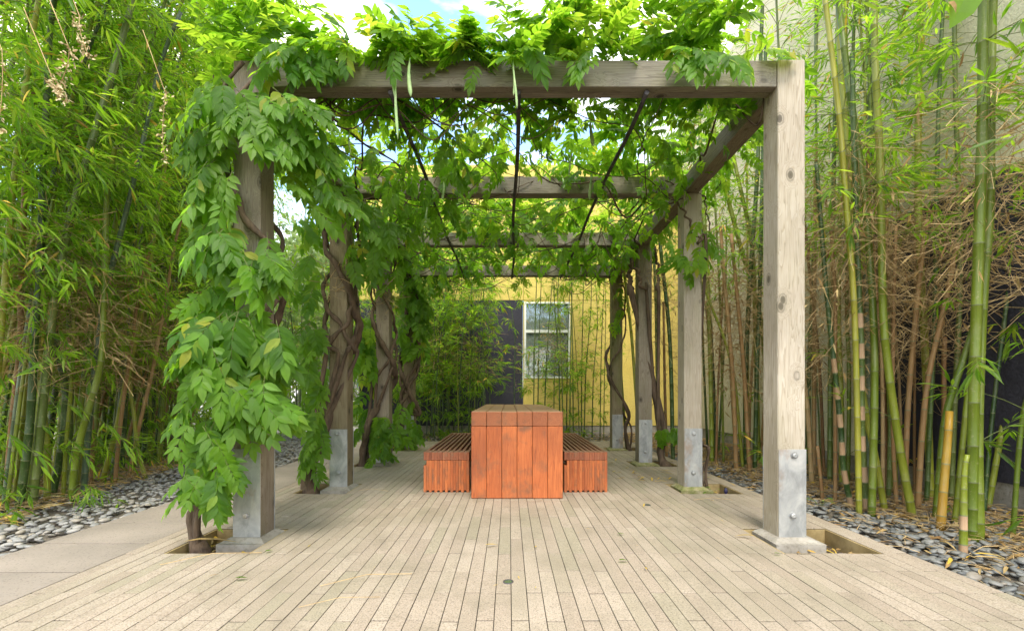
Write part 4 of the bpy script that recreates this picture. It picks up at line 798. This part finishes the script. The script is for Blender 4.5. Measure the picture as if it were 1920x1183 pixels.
# canopy over the beams
def owner(x, y):
    row = int(np.clip(round((y - 3.02) / 1.62), 0, 3)); return ('L%d' % (row + 1)) if x < .3 else ('R%d' % max(2, row + 1))
def canopy(n, xr, yr, zf, mt, tilt=.35, s=(.75, 1.15), droopy=.1):
    for _ in range(n):
        x, y = rv.uniform(*xr), rv.uniform(*yr)
        cl = sin(x * 2.9 + 1.3) * sin(y * 2.3 + x) + .5 * sin(x * 6 + y * 5)
        if rv.random() > .62 + .38 * cl: continue
        z = zf(x, y); a = rv.uniform(0, 6.28); X = np.array([cos(a), sin(a), rv.normal(.05, .3) - droopy]); Z = np.array([0, 0, 1.]) + rv.normal(0, tilt, 3)
        add_leaves(owner(x, y), [X], [Z], [np.array([x, y, z])], [rv.uniform(*s)], mt)
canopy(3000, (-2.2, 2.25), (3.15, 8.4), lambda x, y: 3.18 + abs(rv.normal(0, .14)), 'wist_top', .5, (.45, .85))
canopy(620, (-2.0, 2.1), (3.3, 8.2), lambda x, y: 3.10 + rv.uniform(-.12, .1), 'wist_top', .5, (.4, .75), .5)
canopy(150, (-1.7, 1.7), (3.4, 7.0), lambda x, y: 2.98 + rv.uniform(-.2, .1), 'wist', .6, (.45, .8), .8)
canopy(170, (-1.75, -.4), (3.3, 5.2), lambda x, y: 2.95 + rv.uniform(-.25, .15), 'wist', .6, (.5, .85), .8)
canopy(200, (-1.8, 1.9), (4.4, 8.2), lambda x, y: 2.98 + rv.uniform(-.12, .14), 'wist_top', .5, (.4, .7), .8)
# front fringe: rises above and falls over the first beam
def ztop(x): return np.interp(x, [-2.3, -1.55, -1.2, -1.0, -.75, -.5, -.15, .1, .6, 1.9, 2.3], [3.95, 3.72, 3.36, 3.28, 3.40, 3.36, 3.30, 3.50, 3.8, 3.95, 3.6])
for _ in range(980):
    x = rv.uniform(-2.12, 1.62) ; y = rv.uniform(2.92, 3.6); zt_ = ztop(x); z = 3.13 + (zt_ - 3.17) * rv.random() ** .8
    a = rv.uniform(0, 6.28); X = np.array([cos(a), sin(a) - .3, rv.uniform(-.2, .7)]); Z = np.array([0, -.25, 1.]) + rv.normal(0, .45, 3); sc = rv.uniform(.45, .85)
    if z + X[2] * .2 > zt_ + .04: X[2] = -abs(X[2]) * .3
    add_leaves('L1' if x < .4 else 'R2', [X], [Z], [np.array([x, y, z])], [sc], 'wist_top')
for (px, n) in ((590, 8), (660, 2), (745, 2), (900, 1), (975, 2), (1100, 4), (1300, 4), (1370, 3), (540, 10), (1330, 3)):
    for _ in range(n):
        y = rv.uniform(2.88, 2.99); x = gx(px, y) + rv.normal(0, .05); X = nrm(np.array([rv.normal(0, .6), -.55, -rv.uniform(.3, 1.1)])); add_leaves('L1' if x < .4 else 'R2', [X], [np.array([0, -.8, .8]) + rv.normal(0, .2, 3)], [np.array([x, y, rv.uniform(3.08, 3.2)])], [rv.uniform(.55, .85)], 'wist' if rv.random() < .5 else 'wist_top')
# leaf objects / merged rest, stems, pods
for key, v in vines.items():
    lv = v['leaves']; o = v['org']; e = v['e']
    dist = [np.linalg.norm(l[2] - np.array([0, 0, EYE])) + (2.2 if l[2][2] > 3.45 else 0) for l in lv]; order = np.argsort(dist); rest_ = {'wist': [], 'wist_top': []}
    for q, i in enumerate(order):
        X, Z, P, s, mt = lv[i]
        if q < 290: link('leaf', LM[mt][q % 8], e, tuple(P - o), rot_from(X, Z), None, (s, s, s))
        else: rest_[mt].append(lv[i])
    for mt, rl in rest_.items():
        if rl:
            m = MB(); stamp_leaves(m, np.array([a[0] for a in rl]), np.array([a[1] for a in rl]), np.array([a[2] - o for a in rl]), np.array([a[3] for a in rl]), rv.random(len(rl)), key in ('L1', 'R2')); m.build('foliage', [M[mt], M['twig']], e, kind='stuff')
    # woody runners over the beams
    m = MB(); row = int(key[1]) - 1; sg = -1 if key[0] == 'L' else 1
    for q in range(14 if key[0] == 'L' else 11):
        x0 = XL + .1 if sg < 0 else XR - .1; y0 = ROW[row] + .1; P = [np.array([x0, y0, 3.0])]; a = rv.uniform(-.9, .9) + (pi if sg > 0 else 0); p = P[0]
        for j in range(7): a += rv.normal(0, .45); p = p + np.array([cos(a) * .33, sin(a) * .33, 0]); p[2] = 3.08 + rv.normal(0, .09) - (.12 if rv.random() < .4 else 0); p[0] = np.clip(p[0], -2.1, 2.15); p[1] = np.clip(p[1], 3.2, 8.4); P.append(p.copy())
        P = catmull(P, 5); tube(m, P - o, np.linspace(.013 if q < 3 else .006, .003, len(P)), 5)
    m.build('runner_stems', M['vine'], e)
def pod(key, px, py0, py1, w_, y):
    v = vines[key]; x = gx(px, y); z0, z1 = gz(py0, y), gz(py1, y); r = w_ * y / F / 2; nn = 12; t_ = np.linspace(0, 1, nn); P = np.stack([x + .012 * np.sin(t_ * 3 + px), np.full(nn, y) + .004 * np.sin(t_ * 9), z0 + (z1 - z0) * t_], -1)
    rr = r * np.array([.15, .2, .55, .7, .62, .85, .8, .95, .9, 1.0, .75, .1]); m = MB(); tube(m, P - v['org'], rr, 7); m.V[0][:, 1] = (m.V[0][:, 1] - (y - v['org'][1])) * .45 + (y - v['org'][1]); m.build('seed_pod', M['pod'], v['e'])
for a in (('L1', 739, 116, 186, 5, 2.93), ('L1', 745, 112, 262, 6, 2.92), ('L1', 770, 108, 182, 8.5, 2.9), ('L1', 738, 110, 150, 3, 2.93), ('L1', 961, 115, 180, 5, 2.93), ('L1', 966, 112, 205, 5, 2.91), ('L1', 708, 200, 245, 4, 3.4), ('R2', 1110, 225, 275, 8, 3.6), ('R2', 1070, 280, 330, 4, 3.8), ('L1', 830, 340, 375, 5, 4.2), ('R2', 1108, 325, 375, 6, 4.3), ('L2', 800, 380, 425, 5, 4.6), ('L1', 657, 240, 290, 4, 3.4), ('R2', 1055, 330, 355, 5, 4.4)): pod(*a)
# gnarled tangles on second and third left posts
for key, cx_, cy_, z, n in (('L2', XL + .09, 4.64, 2.1, 60), ('L3', XL + .09, 6.26, 2.25, 90), ('R3', XR + .02, 6.3, 2.55, 90), ('R4', XR - .2, 7.9, 2.0, 30), ('R2', XR - .05, 4.66, 2.4, 30)):
    m = MB(); a = rv.uniform(0, 6.28, n); P = np.stack([cx_ + np.cos(a) * .14, cy_ + .09 + np.sin(a) * .14, z + rv.normal(0, .13, n)], -1); stamp(m, ST, np.stack([-np.sin(a), np.cos(a), rv.normal(0, .7, n)], -1) + rv.normal(0, .4, (n, 3)), rv.normal(0, 1, (n, 3)), P - vines[key]['org'], rv.uniform(.08, .3, n), 0, rv.random(n)); m.build('dry_twigs', [M['twig_dry']], vines[key]['e'], kind='stuff')

# ------------------------------------------------------------------ far trees, building
fb = empty('far_building', (-16, 32, 0), 'pale rendered building far beyond the left posts', 'building')
m = MB(); box(m, -14, 10, -2, 8, -.2, 8.0); m.build('wall', M['far'], fb)
for i in range(7): 
    w1 = box(MB(), -12 + i * 3, -10.6 + i * 3, -2.04, -1.9, 1.2, 3.0).build('window', M['room'], fb); box(MB(), -12.1 + i * 3, -10.5 + i * 3, -2.1, -2.0, 1.05, 1.15).build('sill', M['frame'], w1)
def tree(x, y, H, R_, seed, label, trunkr=.12, mat='tree_far', n=6500):
    r = np.random.default_rng(seed); e = empty('tree', (x, y, 0), label, 'tree', 'trees beyond the plaza'); m = MB(); tips = []
    for q in range(3):
        P = [np.array([r.normal(0, .12), r.normal(0, .1), -.3])]; a = r.uniform(0, 6.28)
        for j in range(5): P.append(P[-1] + np.array([cos(a) * .22 + r.normal(0, .12), sin(a) * .2, H * .15]))
        P = catmull(P, 4); tube(m, P, np.linspace(trunkr, trunkr * .4, len(P)), 8)
        for b in range(7):
            s = P[len(P) // 3 + int(r.integers(0, len(P) * 2 // 3 - 1))]; d = nrm(np.array([r.normal(), r.normal(), .7])); B = [s + d * R_ * .6 * t_ + np.array([0, 0, -.1 * t_]) for t_ in (0, .35, .7, 1)]; tube(m, np.array(B), [.05, .035, .02, .01], 5); tips.append(B[-1]); tips.append(B[2])
    m.build('trunk', M['bark_pale'], e); tips = np.array(tips); k = MB(); c = tips[r.integers(0, len(tips), n)]; P = c + r.normal(0, R_ * .2, (n, 3)); X = r.normal(0, 1, (n, 3)); X[:, 2] -= .5
    stamp(k, WLL, X, r.normal(0, .6, (n, 3)) + (0, 0, 1), P, r.uniform(.12, .28, n), 0, r.random(n)); k.build('crown', M[mat], e, kind='stuff')
for i, (x, y, H, R_) in enumerate([(-7.0, 14.6, 7.0, 2.9), (-5.4, 14.0, 6.6, 2.6), (-9.6, 17, 6.5, 3.0), (-4.2, 17.5, 7, 3), (-12.5, 16, 6.5, 3.2), (-6.4, 19.5, 7.5, 3.2)]):
    tree(x, y, H, R_, 600 + i, ['pale trunked tree seen between the first and second left posts', 'small pale tree just left of the charcoal wall end', 'light green tree behind the left grove', 'tall light green tree rising behind the back left corner', 'broad pale tree far left beyond the grove', 'tall pale trunked tree in front of the far building'][i])
hd = MB(); n = 9000; r = np.random.default_rng(9); P = np.stack([r.uniform(-13, -3.7, n), 13.4 + r.normal(0, .35, n), np.abs(r.normal(0, .55, n))], -1); stamp(hd, WLL, r.normal(0, 1, (n, 3)), r.normal(0, .6, (n, 3)) + (0, 0, 1), P, r.uniform(.08, .16, n), 0, r.random(n)); n = 16000; P = np.concatenate([P, np.stack([r.uniform(-16, -8.2, n), 11.6 + r.normal(0, .5, n), r.uniform(-.1, 3.4, n)], -1)]); hd2 = MB(); stamp(hd2, WLL, r.normal(0, 1, (n, 3)), r.normal(0, .6, (n, 3)) + (0, 0, 1), P[-n:], r.uniform(.10, .2, n), 0, r.random(n)); tag(hd2.build('undergrowth', M['bam'], None, kind='stuff'), 'dark leafy undergrowth closing off the back of the left grove', 'undergrowth')
tag(hd.build('shrubbery', M['tree_far'], None, kind='stuff'), 'low light green shrubbery beyond the plaza', 'shrubs')

# ------------------------------------------------------------------ small things
def flat_leaf(name, x, y, mat, L_, rz, label, group=None, z=.004, w=None):
    m = MB(); stamp(m, w or BLW, [(cos(rz), sin(rz), .03)], [(.1, .15, 1)], [(0, 0, .004 + L_ * .15)], [L_], 0, random.random()); o = m.build(name, M[mat], None, (x, y, z)); tag(o, label, 'leaf', group); return o
G_ = [(343, 1031, 'bam_dry', .30, .5, 'long dry bamboo leaf lying on the grey slab walkway'), (440, 1089, 'wist', .06, .3, 'fresh green leaflet on the pavers near the front left pit'), (497, 1038, 'wist', .05, 1, 'pale green leaflet beside the front left post footing'),
      (909, 1028, 'yellow', .10, .5, 'yellow sliver of leaf on the pavers before the table'), (1003, 1030, 'yellow', .05, 1.2, 'small curled yellow leaf right of the table axis'), (1157, 1004, 'wist', .055, .1, 'green leaflet on the pavers right of the table'), (1160, 1055, 'wist', .06, .2, 'green leaflet nearest the camera on the right paving'), (1213, 1073, 'yellow', .06, 1.5, 'tan yellow leaf on the right front paving'),
      (847, 919, 'yellow', .10, 2.4, 'crumpled tan leaf against the left bench foot'), (1000, 941, 'bam_dry', .10, .1, 'brown leaf lying at the foot of the table'), (1452, 1041, 'wist', .045, .1, 'green leaflet in front of the bare right post'), (1417, 1012, 'yellow', .13, 2.6, 'curled orange leaf left of the bare right post footing'), (392, 1085, 'bam_dry', .05, 1, 'tiny tan fragment on the left paving')]
for (px, py, mt, L_, rz, lab) in G_:
    y = gy(py); flat_leaf('fallen_leaf', gx(px, y), y, mt, L_, rz, lab, w=WL if mt == 'wist' else BLW)
rl = np.random.default_rng(21)
for q in range(60):
    if q < 34: px, py = rl.normal(1215, 35), rl.normal(885, 14)
    elif q < 50: px, py = rl.uniform(1150, 1420), rl.uniform(870, 950)
    else: px, py = rl.uniform(560, 1350), rl.uniform(945, 1150)
    y = gy(max(py, 862)); x = gx(px, y)
    if any(p[0] - .02 < x < p[1] + .02 and p[2] - .02 < y < p[3] + .02 for p in PITS) or x > 2.35: continue
    if abs(x) < 1.0 and y > 4.1: continue
    far = q < 50
    flat_leaf('fallen_leaf', x, y, 'yellow', rl.uniform(.05, .13) * (1 if far else .4), rl.uniform(0, 6.28), 'yellow bamboo leaf fallen on the paving among the right posts' if far else 'tiny yellow leaf scrap scattered on the front paving', 'yellow leaves strewn between the right posts' if far else 'leaf scraps on the front paving')
for (px, py, L_, rz, lab) in ((600, 1100, .45, .35, 'long thin dry stem on the front left paving'), (672, 920, .30, -.1, 'dark twig lying beside the second left post'), (300, 1060, .5, .4, 'thin dry stalk across the left paving edge'), (1300, 938, .35, 0, 'pale straw on the paving near the second right post'), (560, 1140, .35, .3, 'fine straw on the nearest left paving')):
    y = gy(py); m = MB(); stamp(m, ST2, [(cos(rz), sin(rz), 0)], [(0, 0, 1)], [(0, 0, .006)], [L_], 0, .3); tag(m.build('fallen_twig', M['twig_dry'], None, (gx(px, y), y, 0)), lab, 'twig')
# litter in the pits
m = MB(); n = 900; pi_ = rl.integers(0, 8, n); PA = np.array(PITS)[pi_]; x = rl.uniform(PA[:, 0] + .05, PA[:, 1] - .05); y = rl.uniform(PA[:, 2] + .03, PA[:, 3] - .04); keep = ~((x > XL - .06) & (x < XL + PT + .1) & (y > PA[:, 2] + .19)) & ~((x > XR - PT - .06) & (x < XR + .1) & (y > PA[:, 2] + .19)); x, y = x[keep], y[keep]; n = len(x); a = rl.uniform(0, 6.28, n)
stamp(m, BLW, np.stack([np.cos(a), np.sin(a), rl.normal(0, .25, n)], -1), rl.normal(0, .4, (n, 3)) + (0, 0, 1), np.stack([x, y, -.088 + rl.uniform(0, .035, n)], -1), rl.uniform(.03, .10, n), (rl.random(n) < .35).astype(int), rl.random(n)); tag(m.build('leaf_litter', [M['bam_dry'], M['yellow']], None, kind='stuff'), 'dead orange leaves caught in the sunken planting pits', 'leaf litter')
# recessed ground caps
for (px, py, lab) in ((953, 1090.5, 'small round ground cap set in the front paving'), (1214, 946.5, 'round ground cap in the paving right of the bench')):
    y = gy(py); x = gx(px, y); e = empty('ground_cap', (x, y, 0), lab, 'ground light'); m = MB(); r0 = .024
    a = np.linspace(0, 2 * pi, 25)[:-1]; ring = lambda r, z: np.stack([r * np.cos(a), r * np.sin(a), np.full(24, z)], -1); j = np.arange(24); j2 = (j + 1) % 24
    V = np.concatenate([ring(r0 * 1.12, -.001), ring(r0 * 1.1, .004), ring(r0 * .86, .004), ring(r0 * .84, .001)]); Q = np.concatenate([np.stack([i * 24 + j, i * 24 + j2, i * 24 + 24 + j2, i * 24 + 24 + j], -1) for i in range(3)]); m.add(V, Q, smooth=True); m.build('rim', M['rod'], e)
    m = MB(); V = np.concatenate([ring(r0 * .85, .0022), [[0, 0, .003]]]); m.add(V, np.stack([j, j2, np.full(24, 24)], -1), smooth=True); m.build('lens', M['drain'], e)
# irrigation riser in the second right pit
y = 4.47; x = gx(1361, y); e = empty('irrigation_riser', (x, y, -.1), 'small black and purple sprinkler riser in the second right pit', 'sprinkler')
m = MB(); tube(m, [(0, 0, 0), (0, 0, .085)], [.011, .010], 10); m.build('pipe', M['purple'], e)
m = MB(); tube(m, [(0, 0, .085), (0, 0, .09), (0, 0, .115), (0, 0, .12), (0, 0, .135)], [.013, .017, .017, .011, .008], 10); tube(m, [(-.015, 0, .128), (.015, 0, .132)], [.004, .004], 6); m.build('nozzle', M['plastic'], e)
# weed in that pit
def weed(x, y, z, lab, n=9, s=.1, mt='wist'):
    e = empty('weed', (x, y, z), lab, 'plant'); r = np.random.default_rng(int(abs(x * 1000))); m = MB(); k = MB(); 
    for q in range(n):
        a = r.uniform(0, 6.28); tip = np.array([cos(a) * s * .8, sin(a) * s * .8, s * r.uniform(.5, 1.3)]); tube(m, catmull([(0, 0, 0), tip * .5 + (0, 0, .02), tip], 3), .0015, 3); stamp(k, WL, [(cos(a), sin(a), -.2)], [(0, 0, 1)], [tip], [s * .55], 0, r.random())
    m.build('stem', M['twig'], e); k.build('leaves', M[mt], e, kind='stuff')
weed(gx(1335, 4.5), 4.52, -.1, 'small green weed growing in the second right pit'); weed(gx(1537, 3.95), 3.95, -.04, 'tiny grassy weed at the paving edge by the bare post', 7, .09); 
# cream dried flower strings hanging in the upper left
def flowers(px, py0, py1, y, lab):
    e = empty('flower_string', (gx(px, y), y, gz(py0, y)), lab, 'dried flowers'); r = np.random.default_rng(int(px)); z1 = gz(py1, y) - gz(py0, y); t_ = np.linspace(0, 1, 10); P = np.stack([.05 * t_ * np.sin(t_ * 2 + px), 0 * t_, z1 * t_], -1); m = MB(); P[0, 2] += .35; P[0, 0] -= .15; tube(m, P, .0022, 4); m.build('stem', M['twig_dry'], e)
    n = 90; i = r.integers(1, 10, n); p = P[i] + r.normal(0, .014, (n, 3)); m = MB(); stamp(m, WL, r.normal(0, 1, (n, 3)) + (0, 0, -.6), r.normal(0, 1, (n, 3)), p, r.uniform(.012, .028, n), 0, r.random(n)); m.build('blossoms', M['flower'], e, kind='stuff')
flowers(150, 20, 110, 2.3, 'cream dried flower string hanging highest among the bamboo'); flowers(128, 80, 165, 2.3, 'cream dried flower string hanging in the middle top left'); flowers(100, 145, 185, 2.3, 'short cream dried flower tuft left of the strings'); flowers(2, 70, 290, 2.3, 'long cream dried flower string at the picture left edge'); flowers(312, 160, 300, 2.9, 'thin tan dried flower string near the front left post')
# large leaf with a brown patch, top right
e = empty('broad_leaf', (gx(1788, 1.9), 1.9, gz(18, 1.9)), 'broad green leaf with a pink brown withered patch at the top right', 'leaf')
m = MB(); stamp(m, leafproto(.75, .25, .2), [(-.35, -.1, -.9)], [(.1, -1, .25)], [(.06, 0, .09)], [.17], 0, .9); m.build('blade', M['wist_top'], e); m = MB(); stamp(m, leafproto(.6, .4, .3), [(.5, -.15, -.5)], [(.1, -1, .25)], [(-.035, -.012, .02)], [.055], 0, .7); m.build('withered_patch', M['bam_dry'], e)
m = MB(); tube(m, catmull([(.06, 0, .09), (.12, .1, .3), (.25, .4, .7)], 5), .002, 4); m.build('stem', M['twig'], e)
# sky is given by the world; nothing else
